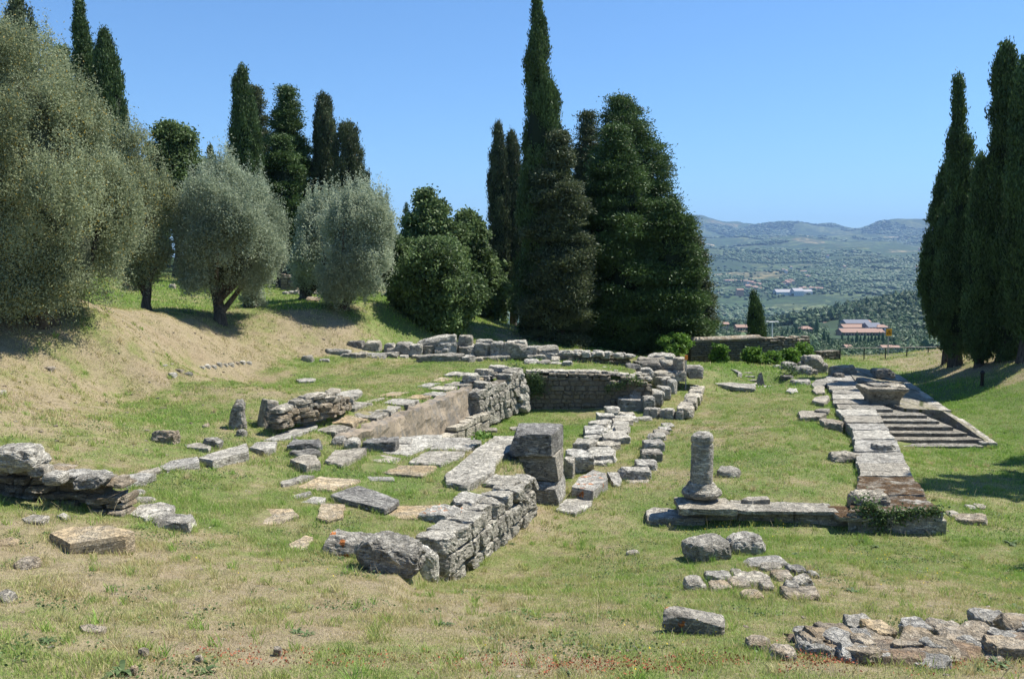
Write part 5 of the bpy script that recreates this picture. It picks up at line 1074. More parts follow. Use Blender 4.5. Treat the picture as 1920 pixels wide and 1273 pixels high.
# ivy
def ivy(name, P, lab, m='broad', l=.05, w=.045, parent=None):
    P = np.array(P); rs = np.random.RandomState(len(P)); D = rs.normal(size=P.shape) + [0, -1, .3]; V, F = leaves(P, D, l, w, rs)
    o = mk(name, V, F, M[m], parent, attrs={'tint': rs.rand(len(F)) * .8, 'alt': rs.rand(len(F)) * .5}, loc=tuple(P.min(0)) if parent is None else tuple(parent.location)); return tag(o, lab, 'ivy' if lab else None)
rs = np.random.RandomState(2)
def patch(n, p0, p1, Yj=.05, spread=1.): # ivy on a face between two picture points with depth
    out = []
    for k in range(n):
        t = rs.rand(); a = np.array(p0) * (1 - t) + np.array(p1) * t; out.append(a + rs.normal(size=3) * [.12 * spread, Yj, .10 * spread])
    return out
c1 = np.array(AT(1620, 950, 14.75)); P = patch(1000, AT(1622, 945, 14.72), AT(1648, 985, 14.72)) + patch(500, AT(1690, 962, 14.7), AT(1765, 958, 14.75), .04, .55) + patch(400, AT(1640, 968, 14.70), AT(1700, 965, 14.7), .04, .7) + patch(200, AT(1650, 990, 14.72), AT(1655, 1010, 14.72), .04, .6)
ivy('ivy', P, 'trailing dark ivy on the near corner of the podium wall')
P = patch(900, (.65, 27.88, .95), (.8, 27.88, .45), .03, 1.2) + patch(250, (3.6, 27.82, .85), (4.0, 27.82, .75), .04, .8) + patch(250, (2.9, 27.82, .55), (3.6, 27.82, .75), .03, .8)
ivy('ivy', P, 'thin ivy creeping over the dark inner wall of the sunken room', l=.06, w=.05)
P = patch(500, AT(1478, 690, 33.2), AT(1484, 722, 33.0), .08, 1.3)
ivy('ivy', P, 'ivy hanging over the dark block of the ruined heap', l=.08, w=.07)
P = patch(350, AT(965, 688, 28.2), AT(970, 715, 28.0), .1, 1.0)
ivy('ivy', P, 'ivy tuft at the far end of the long wall', l=.07, w=.06)
P = patch(160, AT(900, 852, 18.0), AT(908, 855, 18.0), .1, .7)
ivy('leafy_weed', [p * [1, 1, 0] + [0, 0, .97 + abs(rs.normal()) * .05] for p in P], 'bright green leafy weed growing on the thick overhanging slab', 'bright', .08, .06)

# ------------------------------------------------------------------ fence wall, railing, signs
w = empty('fence_wall', (10.4, 40.2, 0), 'old rubble boundary wall with a rounded coping beyond the lawn', 'wall')
a = np.array(AT(1290, 680, 39.2)[:2]); mid = np.array(AT(1420, 680, 40.6)[:2]); b_ = np.array(AT(1512, 680, 41.4)[:2])
zt1 = AT(1350, 636, 39.9)[2]
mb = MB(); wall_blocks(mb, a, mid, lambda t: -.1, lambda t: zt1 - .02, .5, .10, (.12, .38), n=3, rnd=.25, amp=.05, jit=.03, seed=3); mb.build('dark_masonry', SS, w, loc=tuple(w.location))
mb = MB(); wall_blocks(mb, mid, b_, lambda t: -.1, lambda t: zt1 + .03 + .04 * math.sin(t * 20), .5, .11, (.16, .42), n=3, rnd=.25, amp=.05, jit=.03, seed=5); mb.build('pale_masonry', SN, w, loc=tuple(w.location))
mb = MB(); mb.add(*box_mesh(a, mid, -.3, -.3, zt1 - .08, zt1 - .08, .42)); mb.add(*box_mesh(mid, b_, -.3, -.3, zt1 - .1, zt1 - .1, .42)); mb.build('wall_core', M['mortar'], w, loc=tuple(w.location))
k = 30; V, F = tube([(*(a + (mid - a) * t), zt1 + .02 + .01 * math.sin(t * 9)) for t in np.linspace(0, 1, k)], [.30] * k, 12, 3, .06); V[:, 2] = (V[:, 2] - zt1) * .45 + zt1; mk('coping', SN and M['stone_n'], F, SN, w) if False else mk('coping', V, F, SN, w, smooth=True, loc=tuple(w.location))
w = empty('low_wall', (14.4, 41.5, 0), 'short dark wall with a pale top between the fence wall and the railing', 'wall')
a = np.array(AT(1530, 680, 41.2)[:2]); b_ = np.array(AT(1568, 680, 41.8)[:2]); mb = MB(); wall_blocks(mb, a, b_, lambda t: -.3, lambda t: AT(1550, 657, 41.5)[2], .5, .12, (.15, .4), n=3, seed=9); mb.build('masonry', M['stone_s'], w, loc=tuple(w.location))
mb = MB(); mb.add(*box_mesh(a, b_, -.3, -.3, AT(1550, 660, 41.5)[2], AT(1550, 660, 41.5)[2], .4)); mb.build('wall_core', M['mortar'], w, loc=tuple(w.location))
M['metal'] = plain('dark_metal', (.03, .035, .03), .5); M['green_metal'] = plain('green_wire', (.03, .09, .05), .5); M['grey_metal'] = plain('grey_pole', (.30, .31, .30), .5); M['black'] = plain('black_paint', (.012, .012, .014), .4)
M['yellow'] = plain('yellow_sign', (.75, .36, .02), .5); M['white'] = plain('white_paint', (.75, .75, .72), .6); M['orange'] = plain('orange_sign', (.75, .25, .04), .5)
w = empty('railing', (16, 41, 0), 'thin dark metal railing along the edge of the site before the valley', 'railing')
pts = [np.array(AT(x, 670, y)[:2]) for x, y in ((1575, 41.5), (1620, 41.6), (1660, 41.7), (1700, 41.8), (1740, 42.0), (1780, 42.2), (1820, 42.2))]
zr = AT(1660, 652, 41.7)[2]
for i, p in enumerate(pts):
    V, F = tube([(p[0], p[1], T(*p) - .1), (p[0], p[1], zr)], [.025, .025], 6); mk('post', V, F, M['metal'], w, loc=tuple(w.location))
V, F = tube([(*p, zr) for p in pts], [.018] * len(pts), 6); mk('rail', V, F, M['metal'], w, loc=tuple(w.location))
V, F = tube([(*p, zr - .35) for p in pts], [.010] * len(pts), 6); mk('rail', V, F, M['metal'], w, loc=tuple(w.location))
# warning sign
sx, sy, sz = AT(1664, 680, 43.5); z0 = T(sx, sy)
sg = empty('warning_sign', (sx, sy, z0), 'orange-yellow warning sign with a dark triangle on a thin grey pole', 'sign')
zt = AT(1664, 609, 43.5)[2]; zs = AT(1664, 623, 43.5)[2]
V, F = tube([(sx, sy, z0 - .1), (sx, sy, zt)], [.03, .03], 8); mk('pole', V, F, M['grey_metal'], sg, loc=tuple(sg.location))
def plate(cx, cy, cz, hw, hh, th, m, nm, par, rot=0.):
    V = np.array([(-hw, -th, -hh), (hw, -th, -hh), (hw, -th, hh), (-hw, -th, hh), (-hw, 0, -hh), (hw, 0, -hh), (hw, 0, hh), (-hw, 0, hh)]); c, s = math.cos(rot), math.sin(rot); V = np.stack([V[:, 0] * c - V[:, 2] * s, V[:, 1], V[:, 0] * s + V[:, 2] * c], 1) + [cx, cy, cz]
    return mk(nm, V, np.array([(0, 1, 2, 3), (5, 4, 7, 6), (4, 0, 3, 7), (1, 5, 6, 2), (3, 2, 6, 7), (4, 5, 1, 0)]), m, par, loc=tuple(par.location))
plate(sx, sy - .04, zs, .14, .17, .012, M['yellow'], 'sign_plate', sg)
def tri(s, y, m, nm, z=zs):
    V = np.array([(-s, 0, -s * .75), (s, 0, -s * .75), (0, 0, s * .95), (-s, .004, -s * .75), (s, .004, -s * .75), (0, .004, s * .95)]) + [sx, sy + y, z]
    mk(nm, V, np.array([(0, 1, 2), (4, 3, 5)]), m, sg, loc=tuple(sg.location))
tri(.11, -.062, M['black'], 'triangle'); tri(.075, -.070, M['yellow'], 'triangle_face'); plate(sx, sy - .074, zs + .01, .012, .045, .004, M['black'], 'figure', sg)
# small orange sign at the ruins
sx2, sy2, _ = AT(1286, 700, 30.4); z2 = T(sx2, sy2); s2 = empty('info_sign', (sx2, sy2, z2), 'little orange-topped info sign on a pale post at the ruined wall', 'sign')
V, F = tube([(sx2, sy2, z2 - .1), (sx2, sy2, AT(1286, 665, 30.4)[2])], [.022, .022], 8); mk('post', V, F, M['grey_metal'], s2, loc=tuple(s2.location))
plate(sx2, sy2 - .03, AT(1286, 670, 30.4)[2], .05, .08, .012, M['orange'], 'sign_plate', s2)
# lamp pole behind the wall
lx, ly, _ = AT(1447, 640, 56); lz = T(lx, ly); lp = empty('street_lamp', (lx, ly, lz), 'pale T-shaped lamp pole standing beyond the fence wall', 'street lamp')
V, F = tube([(lx, ly, lz - .2), (lx, ly, AT(1447, 604, 56)[2])], [.07, .05], 8); mk('pole', V, F, M['white'], lp, loc=tuple(lp.location))
zt = AT(1447, 604, 56)[2]; V, F = tube([(lx - .25, ly, zt), (lx + .2, ly, zt)], [.045, .045], 6); mk('crossbar', V, F, M['white'], lp, loc=tuple(lp.location))
for s in (-1, 1):
    V, F = rock((lx + s * .28, ly, zt - .03), .22, .14, .09, n=5, rnd=.3, cuts=0, amp=0); mk('lamp_head', V, F, M['white'], lp, loc=tuple(lp.location))
# bollard
bx, by, bz = HIT(1841, 724); bo = empty('bollard', (bx, by, bz), 'small black bollard light on the right-hand lawn', 'bollard')
V, F = tube([(bx, by, bz - .05), (bx, by, bz + .42)], [.055, .055], 12); mk('post', V, F, M['black'], bo, loc=tuple(bo.location), smooth=True)
V, F = tube([(bx, by, bz + .42), (bx, by, bz + .47), (bx, by, bz + .52), (bx, by, bz + .54)], [.075, .078, .05, .005], 14); mk('cap', V, F, M['black'], bo, loc=tuple(bo.location), smooth=True)
# green mesh fence
fx = [(928, 45.0), (934, 46.0), (940, 47.0)]
w = empty('mesh_fence', (AT(930, 590, 45)[0], 45, 1.9), 'short stretch of green wire mesh fence left of the central clump', 'fence')
P = [np.array(AT(x, 590, y)[:2]) for x, y in fx]; mb = MB()
for p in P: V, F = tube([(*p, T(*p) - .1), (*p, T(*p) + 1.35)], [.03, .03], 6); mk('post', V, F, M['green_metal'], w, loc=tuple(w.location))
for k in range(9):
    V, F = tube([(*p, T(*p) + .1 + k * .15) for p in P], [.008] * 3, 4); mb.add(V, F)
mb.build('wire_mesh', M['green_metal'], w, loc=tuple(w.location))
# masonry stubs between the olives on the left terrace
for x0, x1, yt, yb, Y, lab in ((232, 276, 530, 570, 38, 'old rubble wall stub behind the largest olive on the hillside'), (528, 560, 512, 546, 45, 'pale ruined wall stub behind the middle olive')):
    ww = empty('wall_stub', (AT(x0, yb, Y)[0], Y, AT(x0, yb, Y)[2]), lab, 'wall'); a = np.array(AT(x0, yb, Y)[:2]); b_ = np.array(AT(x1, yb, Y)[:2]); zz = T(*a); mb = MB()
    wall_blocks(mb, a, b_, lambda t: zz - .2, lambda t: AT(x0, yt, Y)[2] - .2 * t, .4, .13, (.18, .4), n=4, seed=x0); mb.build('masonry', SN, ww, loc=tuple(ww.location))
k_ = empty('foundation_row', (AT(585, 553, 42)[0], 42, 2.8), 'low row of pale ruin stones on the terrace behind the olives', 'block row')
for i, x in enumerate(range(530, 640, 11)): block('block', (x, x + 11, 546 - (i % 3), 553), .4, SW, parent=k_, n=5, rnd=.25)
B((575, 600, 556, 566), .6, SN, 'flat rock at the foot of the middle olive trunk', 'loose_stone', 'stone', n=8, rnd=.3)

rs = np.random.RandomState(31); mb = MB()
for k in range(260):
    x = rs.uniform(-12, -5.2); y = rs.uniform(15, 33); z = T(x, y); q = rs.uniform(.02, .07)
    V, F = rock((x, y, z - q * .3), q * 1.4, q, q * .7, rot=rs.rand() * 3, n=2, rnd=.3, cuts=2, amp=.06, seed=k); mb.add(V, F)
for k in range(320):
    y = rs.uniform(4.8, 16); x = rs.uniform(-.58, .58) * y; z = T(x, y); q = rs.uniform(.012, .04)
    V, F = rock((x, y, z - q * .3), q * 1.4, q, q * .6, rot=rs.rand() * 3, n=2, rnd=.3, cuts=2, amp=.06, seed=k); mb.add(V, F)
tag(mb.build('gravel', SN), kind='stuff')
# ------------------------------------------------------------------ far valley: houses, woods
M['roof'] = plain('terracotta_roof', (.31, .20, .15)); M['roof2'] = plain('grey_roof', (.16, .17, .20)); M['wall_c'] = plain('cream_render', (.55, .44, .30)); M['wall_w'] = plain('white_render', (.70, .68, .62)); M['wall_p'] = plain('pink_render', (.50, .30, .22)); M['pane'] = plain('window_pane', (.03, .035, .04), .3); M['shed'] = plain('pale_metal_roof', (.33, .32, .32), .7); M['pitch'] = plain('sports_net', (.05, .12, .10))
def gable(px, py, wpx, d, hpx, lab, wall='wall_c', roof='roof', dep=9., hip=False, grp='houses in the valley', nwin=3, yaw=0., floors=1):
    """house whose foot is seen at (px, py), width wpx, wall height hpx in picture pixels at distance d"""
    dr = ray(px, py); X, Y = dr[0] * d / dr[1], d; z = T(X, Y); W_ = wpx / FPX * d; H_ = hpx / FPX * d * (1.5 if d > 1500 else 1.15); zf = CZ + dr[2] * d / dr[1]
    z = zf
    o = empty('house', (X, Y, z), lab, 'house', grp); mbw = MB(); c, s = math.cos(yaw), math.sin(yaw)
    def tr(V): V = np.array(V, float); return np.stack([V[:, 0] * c - V[:, 1] * s + X, V[:, 0] * s + V[:, 1] * c + Y, V[:, 2] + z], 1)
    w2, d2 = W_ / 2, dep / 2
    V = [(-w2, -d2, -8), (w2, -d2, -8), (w2, d2, -8), (-w2, d2, -8), (-w2, -d2, H_), (w2, -d2, H_), (w2, d2, H_), (-w2, d2, H_)]
    mk('wall', tr(V), np.array([(0, 1, 5, 4), (1, 2, 6, 5), (2, 3, 7, 6), (3, 0, 4, 7), (4, 5, 6, 7)]), M[wall], o, loc=(X, Y, z))
    e = .6; rh = dep * .19; hx = w2 * (.55 if hip else 1.0) + (0 if hip else e)
    V = [(-w2 - e, -d2 - e, H_ - .1), (w2 + e, -d2 - e, H_ - .1), (w2 + e, d2 + e, H_ - .1), (-w2 - e, d2 + e, H_ - .1), (-hx, 0, H_ + rh), (hx, 0, H_ + rh), (-w2 - e, -d2 - e, H_ + .12), (w2 + e, -d2 - e, H_ + .12), (w2 + e, d2 + e, H_ + .12), (-w2 - e, d2 + e, H_ + .12)]
    mk('roof', tr(V), [np.array([(6, 7, 5, 4), (8, 9, 4, 5), (0, 1, 7, 6), (2, 3, 9, 8), (1, 2, 8, 7), (3, 0, 6, 9), (3, 2, 1, 0)]), np.array([(7, 8, 5), (9, 6, 4)])], M[roof], o, loc=(X, Y, z))
    for f in range(floors):
        for i in range(nwin):
            x = -w2 + W_ * (i + .5) / nwin; zz = H_ * (f + .5) / floors; a, b_ = min(.6, W_ / nwin * .3), min(.8, H_ / floors * .3)
            V = [(x - a, -d2 - .03, zz - b_), (x + a, -d2 - .03, zz - b_), (x + a, -d2 - .03, zz + b_), (x - a, -d2 - .03, zz + b_)]
            mk('window', tr(V), np.array([(0, 1, 2, 3)]), M['pane'], o, loc=(X, Y, z))
    return o
gable(1612, 629, 78, 690, 6, 'long pink school building with a terracotta roof in the valley', 'wall_p', 'roof', 14, nwin=14)
gable(1608, 620, 62, 706, 6, 'middle wing of the school with a pale band under its roof', 'wall_w', 'roof', 12, nwin=10)
gable(1603, 611, 44, 722, 5, 'grey-roofed upper hall of the school', 'wall_c', 'roof2', 14, nwin=8)
gable(1634, 618, 24, 700, 5, 'grey-roofed side hall of the school', 'wall_w', 'roof2', 16, nwin=4)
gable(1651, 620, 20, 695, 6, 'pale hipped school wing at the right end', 'wall_w', 'roof', 10, True, nwin=3)
gable(1623, 609, 12, 735, 5, 'small orange-walled block on top of the school', 'wall_p', 'roof', 8, nwin=2)
gable(1510, 624, 18, 640, 7, 'pinkish hipped villa left of the school road', 'wall_p', 'roof', 9, True, floors=2)
gable(1392, 620, 26, 620, 6, 'long red-roofed farmhouse left of the small cypress', 'wall_p', 'roof', 9, nwin=5)
gable(1392, 628, 12, 600, 4, 'little cream outbuilding under the long farmhouse', 'wall_c', 'roof', 6, nwin=2)
gable(1588, 656, 9, 430, 5, 'tiny red-roofed house among the valley trees below the school', 'wall_p', 'roof', 6, nwin=2)
gable(1661, 655, 18, 400, 3, 'low red-roofed house by the railing, left of the white one', 'wall_w', 'roof', 6, nwin=2)
gable(1662, 664, 6, 380, 5, 'small white gable end right behind the railing', 'wall_w', 'roof', 4, nwin=1)
gable(1679, 656, 6, 410, 4, 'tiny white house right of the red-roofed one', 'wall_w', 'roof', 5, nwin=1)
gable(1717, 648, 7, 560, 6, 'isolated orange tower house on the right slope', 'wall_p', 'roof', 6, nwin=1, floors=2)
gable(1695, 643, 16, 620, 3, 'brick house half hidden in trees on the right slope', 'wall_p', 'roof', 8, nwin=3)
gable(1577, 603, 11, 900, 3, 'red-roofed house alone above the school', 'wall_p', 'roof', 8, nwin=3)
gable(1548, 609, 8, 860, 2, 'small white house in the fields above the villa', 'wall_w', 'roof', 7, nwin=2)
gable(1360, 612, 8, 640, 4, 'small house at the far left by the central clump', 'wall_c', 'roof', 7, nwin=2)
gable(1387, 548, 12, 2000, 3, 'red house alone in the woods left of the village', 'wall_p', 'roof', 14, nwin=2)
rs = np.random.RandomState(77); k = 0
adj = ['long', 'narrow', 'low', 'tall', 'pale', 'small', 'wide', 'squat', 'slim', 'plain']
vil = []
for i in range(6): vil.append((1362 + i * 7, 531 + i * .3, 7, 2900, 2, 'top left terrace of the village'))
for i in range(8): vil.append((1398 + i * 5.2, 533 + i * 1.3, 6, 2800, 2.5, 'upper left street of the village'))
for i in range(7): vil.append((1402 + i * 5.2, 541 + i * 1.0, 6, 2700, 2, 'lower left street of the village'))
for i in range(7): vil.append((1452 + i * 5, 548 - i * 2.6, 7, 2800, 3, 'street climbing in the middle of the village'))
for i in range(6): vil.append((1460 + i * 5, 546 - i * 2.8, 6, 2750, 2, 'second climbing street of the village'))
for i in range(7): vil.append((1502 + i * 6, 551 - (i % 2), 6, 2600, 4, 'right end of the village'))
ws = ['wall_c', 'wall_w', 'wall_p']
for x, y, w_, d, h, where in vil:
    gable(x, y, w_ * 1.35, d, h * 1.7, f'{words[k % 14]} {adj[(k // 14) % 10]} house from the left, {where}', ws[k % 3], 'roof', 12 + 5 * (k % 3), bool(k % 2), 'village houses', 2, rs.uniform(-.4, .4)); k += 1
gable(1467, 555, 30, 2500, 5, 'long grey factory hall at the front of the village', 'wall_w', 'shed', 40, nwin=6, grp='village halls')
gable(1494, 556, 18, 2480, 7, 'white factory block with a blue-grey roof, tallest in the village', 'wall_w', 'shed', 40, nwin=5, grp='village halls')
gable(1512, 554, 16, 2500, 5, 'lower white factory block right of the tallest', 'wall_w', 'shed', 30, nwin=4, grp='village halls')
for x, y, lab in ((1468, 510, 'pair-like white house above the village, left'), (1474, 512, 'white house just below the pair-like one'), (1483, 505, 'white villa highest above the village'), (1506, 513, 'long white farm shed above the village, right'), (1512, 521, 'white cottage right of the village olive groves'), (1517, 522, 'second white cottage right of the village olive groves'), (1501, 476, 'white tower house in the middle of the far slope'), (1552, 484, 'white farmhouse on the far slope, right of the tower house'), (1576, 474, 'pale farmhouse high on the far slope'), (1724, 471, 'pale farmhouse by the right cypresses on the far slope'), (1583, 504, 'tiny pale house on the lower far slope'), (1718, 505, 'reddish farmhouse on the far slope near the right cypresses')):
    p = HIT(x, y); gable(x, y, 4 if 'long' not in lab else 12, p[1], 3, lab, 'wall_w' if 'white' in lab else 'wall_c', 'roof', 12, grp='far farmhouses', nwin=1)
# far trees: lumpy blobs in one mass
import bmesh
def ico(sub):
    bm = bmesh.new(); bmesh.ops.create_icosphere(bm, subdivisions=sub, radius=1); bm.verts.ensure_lookup_table()
    V = np.array([v.co[:] for v in bm.verts]); F = np.array([[v.index for v in f.verts] for f in bm.faces]); bm.free(); return V, F
def blobs(name, X, Y, Rr, Hh, sub, seed, col, sink=.2):
    V0, F0 = ico(sub); n = len(X); Z = terr(X, Y); rs = np.random.RandomState(seed)
    P = np.repeat(V0[None], n, 0); off = rs.rand(n, 1, 3) * 90
    dsp = 1 + .42 * fbm(P * 1.5 + off, 3, 2) + .16 * vnoise(P * 4.5 + off, 8)
    P = P * dsp[..., None]; P[..., 0] *= Rr[:, None]; P[..., 1] *= Rr[:, None]; P[..., 2] = (P[..., 2] + 1 - sink) * Hh[:, None] / 2
    P += np.stack([X, Y, Z], 1)[:, None]
    F = (F0[None] + (np.arange(n) * len(V0))[:, None, None]).reshape(-1, 3)
    t = np.repeat(col, len(F0)) + .1 * rs.normal(size=n * len(F0))
    return tag(mk(name, P.reshape(-1, 3), F, M['farwood'], attrs={'tint': np.clip(t, 0, 1), 'alt': t * 0}), kind='stuff')
def scatter(n, r0, r1, a0, a1, rs):
    r = np.sqrt(rs.uniform(r0 ** 2, r1 ** 2, n)); a = np.radians(rs.uniform(a0, a1, n)); return r * np.sin(a), r * np.cos(a)
def dens(X, Y, sc, th, sd): return fbm2(X, Y, sc, sd, 3) > th
def cardwood(name, X, Y, Rr, Hh, per, sz, seed, col):
    n = len(X); Z = terr(X, Y); rs = np.random.RandomState(seed); I = np.repeat(np.arange(n), per); m_ = len(I)
    d = rs.normal(size=(m_, 3)); d /= np.linalg.norm(d, axis=1, keepdims=True); d *= (rs.rand(m_, 1) ** .4) * (.8 + .35 * rs.rand(m_, 1))
    d[:, :2] *= (1 - .35 * d[:, 2:3]); P = np.stack([X[I] + d[:, 0] * Rr[I], Y[I] + d[:, 1] * Rr[I], Z[I] + (d[:, 2] * .55 + .5) * Hh[I]], 1)
    V, F = leaves(P, d * .5, sz, sz * .7, rs, .8); t = col[I] + .12 * rs.normal(size=m_)
    return tag(mk(name, V, F, M['farwood'], attrs={'tint': np.clip(t, 0, 1), 'alt': t * 0}), kind='stuff')
rs = np.random.RandomState(12)
X, Y = scatter(4600, 75, 420, 9, 28, rs); k = dens(X, Y, 1 / 60., -.42, 5) & (np.hypot(X, Y) > 75); X, Y = X[k], Y[k]; r = np.hypot(X, Y); R_ = rs.uniform(1.0, 2.6, len(X)); H_ = R_ * rs.uniform(1.2, 2.0, len(X)); H_ = np.minimum(H_, 2.2 + r * .02)
c_ = .5 + .28 * rs.normal(size=len(X)); blobs('near_valley_crowns', X, Y, R_ * .72, H_ * .8, 2, 1, c_ * .5); cardwood('near_valley_wood', X, Y, R_, H_, 110, .42, 21, c_)
X, Y = scatter(11000, 420, 960, 9, 31, rs); az = np.degrees(np.arctan2(X, Y)); r = np.hypot(X, Y)
clear = ((np.abs(az - 20.9) < 1.7) & (r > 590) & (r < 760)) | ((np.abs(az - 17.9) < .5) & (r > 580) & (r < 660)); field = (r > 760) & (r < 930) & (az < 20)
k = (dens(X, Y, 1 / 110., -.25, 6)) & ~clear & ~(field & dens(X, Y, 1 / 60., -.4, 9)); X, Y = X[k], Y[k]
R_ = rs.uniform(1.6, 3.8, len(X)); H_ = R_ * rs.uniform(1.3, 2.4, len(X)); r = np.hypot(X, Y); az = np.degrees(np.arctan2(X, Y)); fr = (np.abs(az - 20.9) < 2.2) & (r < 640); H_ = np.where(fr, np.minimum(H_, 2.6), H_); c_ = .34 + .22 * rs.normal(size=len(X)); blobs('middle_valley_crowns', X, Y, R_ * .75, H_ * .85, 1, 2, c_ * .7); cardwood('middle_valley_wood', X, Y, R_, H_, 52, .72, 22, c_)
X, Y = scatter(16000, 930, 1750, 8, 31, rs); R_ = rs.uniform(2.2, 5, len(X)); H_ = R_ * rs.uniform(1.6, 3., len(X)); c_ = .18 + .16 * rs.normal(size=len(X)); blobs('spur_crowns', X, Y, R_ * .8, H_ * .9, 1, 3, c_ * .8); cardwood('spur_wood', X, Y, R_, H_, 26, 1.25, 23, c_)
X, Y = scatter(40000, 1750, 4500, 8, 31, rs); k = (dens(X, Y, 1 / 420., .0, 7) | (rs.rand(len(X)) < .03)) & ~((rs.rand(len(X)) > .30) & (np.hypot(X, Y) > 2300) & (np.hypot(X, Y) < 3000) & (np.degrees(np.arctan2(X, Y)) > 12.5) & (np.degrees(np.arctan2(X, Y)) < 19.8)); X, Y = X[k], Y[k]
R_ = rs.uniform(3, 7.5, len(X)); H_ = R_ * rs.uniform(1.0, 1.7, len(X)); blobs('far_slope_wood', X, Y, R_, H_, 1, 4, .26 + .08 * rs.normal(size=len(X)))
X, Y = scatter(60000, 4500, 10200, 8, 31, rs); k = dens(X, Y, 1 / 700., .08, 8); X, Y = X[k], Y[k]; R_ = rs.uniform(7, 17, len(X)); H_ = R_ * rs.uniform(.7, 1.2, len(X)); blobs('ridge_wood', X, Y, R_, H_, 1, 5, .15 + .15 * rs.normal(size=len(X)))
# individual valley cypresses: slim spindles
VC = [(1531, 628, 600, 34), (1522, 622, 640, 22), (1598, 652, 500, 22), (1606, 650, 500, 30), (1613, 652, 510, 26), (1621, 650, 520, 28), (1628, 652, 505, 24), (1634, 648, 520, 26), (1641, 646, 530, 22), (1648, 645, 540, 24), (1655, 646, 535, 26), (1560, 655, 460, 20), (1553, 650, 470, 26), (1493, 632, 560, 24), (1486, 634, 540, 20), (1477, 632, 560, 22), (1500, 634, 540, 22), (1579, 640, 560, 18), (1590, 648, 520, 22), (1545, 640, 520, 24), (1467, 640, 470, 22), (1668, 650, 520, 22)]
def spindle(n=10, k=12, sd=0):
    t = np.linspace(0, 1, k); r = np.interp(t, [0, .08, .35, .7, 1], [.3, .75, 1, .7, .03]); th = np.linspace(0, 2 * np.pi, n, endpoint=False)
    V = np.stack([np.outer(r, np.cos(th)), np.outer(r, np.sin(th)), np.repeat(t[:, None], n, 1)], -1).reshape(-1, 3); nz = 1 + .3 * fbm(V * [2, 2, 6] + sd, sd, 3); V[:, :2] *= nz[:, None]
    F = []
    for i in range(k - 1): a = np.arange(n) + i * n; b_ = np.roll(np.arange(n), -1) + i * n; F.append(np.stack([a, b_, b_ + n, a + n], 1))
    return V, np.vstack(F)
for i, (x, y, d, h) in enumerate(VC):
    dr = ray(x, y); X = dr[0] * d / dr[1]; z = T(X, d); H = h / FPX * d + (CZ + dr[2] * d / dr[1] - z); H = max(H, h / FPX * d * .8); V, F = spindle(sd=i); V = V * [H * .13, H * .13, H] + [X, d, z]
    o = mk('valley_cypress', V, F, M['farwood'], attrs={'tint': np.full(len(F), .12) + rs.rand(len(F)) * .2, 'alt': np.zeros(len(F))}, loc=(X, d, z)); tag(o, f'slim valley cypress, {words[i % 14]} of the {"front" if i < 14 else "back"} scatter by the school', 'cypress', 'cypresses around the school')
# sports court fence in the valley
X, Y, z = HIT(1501, 606); o = empty('sports_court', (X, Y, z), 'pale strip of sports court with a dark green fence in the valley', 'sports court')
plate(X, Y, z + 4, 10, 1.6, .3, M['pitch'], 'net_fence', o); plate(X, Y - 6, z + .8, 10, .6, .3, M['white'], 'court_border', o)

# ------------------------------------------------------------------ grass
def infoot(X, Y):
    m = np.zeros(len(X), bool)
    for P in FOOT:
        lo, hi = P.min(0) - .02, P.max(0) + .02; k = np.where((X > lo[0]) & (X < hi[0]) & (Y > lo[1]) & (Y < hi[1]) & ~m)[0]
        if len(k): m[k] |= inpoly(X[k], Y[k], P)
    return m
def grass(name, n, d0, d1, h, w, lab, seed, power=1.0, hscale=None):
    rs = np.random.RandomState(seed)
    Y = d0 + (d1 - d0) * rs.rand(n) ** power; X = rs.uniform(-1, 1, n) * (.60 * Y + .3)
    # clumping
    lu = lush(X, Y); den = .50 + .35 * lu + .45 * fbm2(X, Y, 3.5, 71, 2)
    k = (rs.rand(n) < den) & ~infoot(X, Y); X, Y, lu = X[k], Y[k], lu[k]; n = len(X); Z = terr(X, Y)
    tuft = np.clip(fbm2(X, Y, 2.3, 77, 3), 0, 1)
    H = h * rs.uniform(.4, 1.1, n) * (.5 + .45 * lu + 1.7 * tuft); W = w * rs.uniform(.7, 1.3, n); a = rs.rand(n) * 2 * np.pi; b_ = rs.rand(n) * 2 * np.pi; ln = H * rs.uniform(.1, 1.0, n)
    p = np.stack([X, Y, Z - .005], 1); s = np.stack([np.cos(a) * W, np.sin(a) * W, a * 0], 1); mid = p + np.stack([np.cos(b_) * ln * .35, np.sin(b_) * ln * .35, H * .6], 1); tip = p + np.stack([np.cos(b_) * ln, np.sin(b_) * ln, H], 1)
    V = np.stack([p - s, p + s, mid + s * .7, tip, mid - s * .7], 1).reshape(-1, 3); I = np.arange(n) * 5
    F4 = np.stack([I, I + 1, I + 2, I + 4], 1); F3 = np.stack([I + 4, I + 2, I + 3], 1)
    t = np.clip(lu * .85 + .08 + .20 * rs.normal(size=n) + .15 * tuft, 0, 1); dry = rs.rand(n) < .22 * (1 - lu); t[dry] *= .2
    tag(mk(name, V, [F4, F3], M['grass'], attrs={'tint': np.concatenate([t, t]), 'alt': np.zeros(2 * n)}), kind='stuff')
grass('foreground_grass', 620000, 4.5, 14.5, .042, .0028, '', 1, .8)
grass('middle_grass', 520000, 14, 30, .05, .006, '', 2, .75)
grass('back_grass', 220000, 29, 50, .08, .012, '', 3, .8)
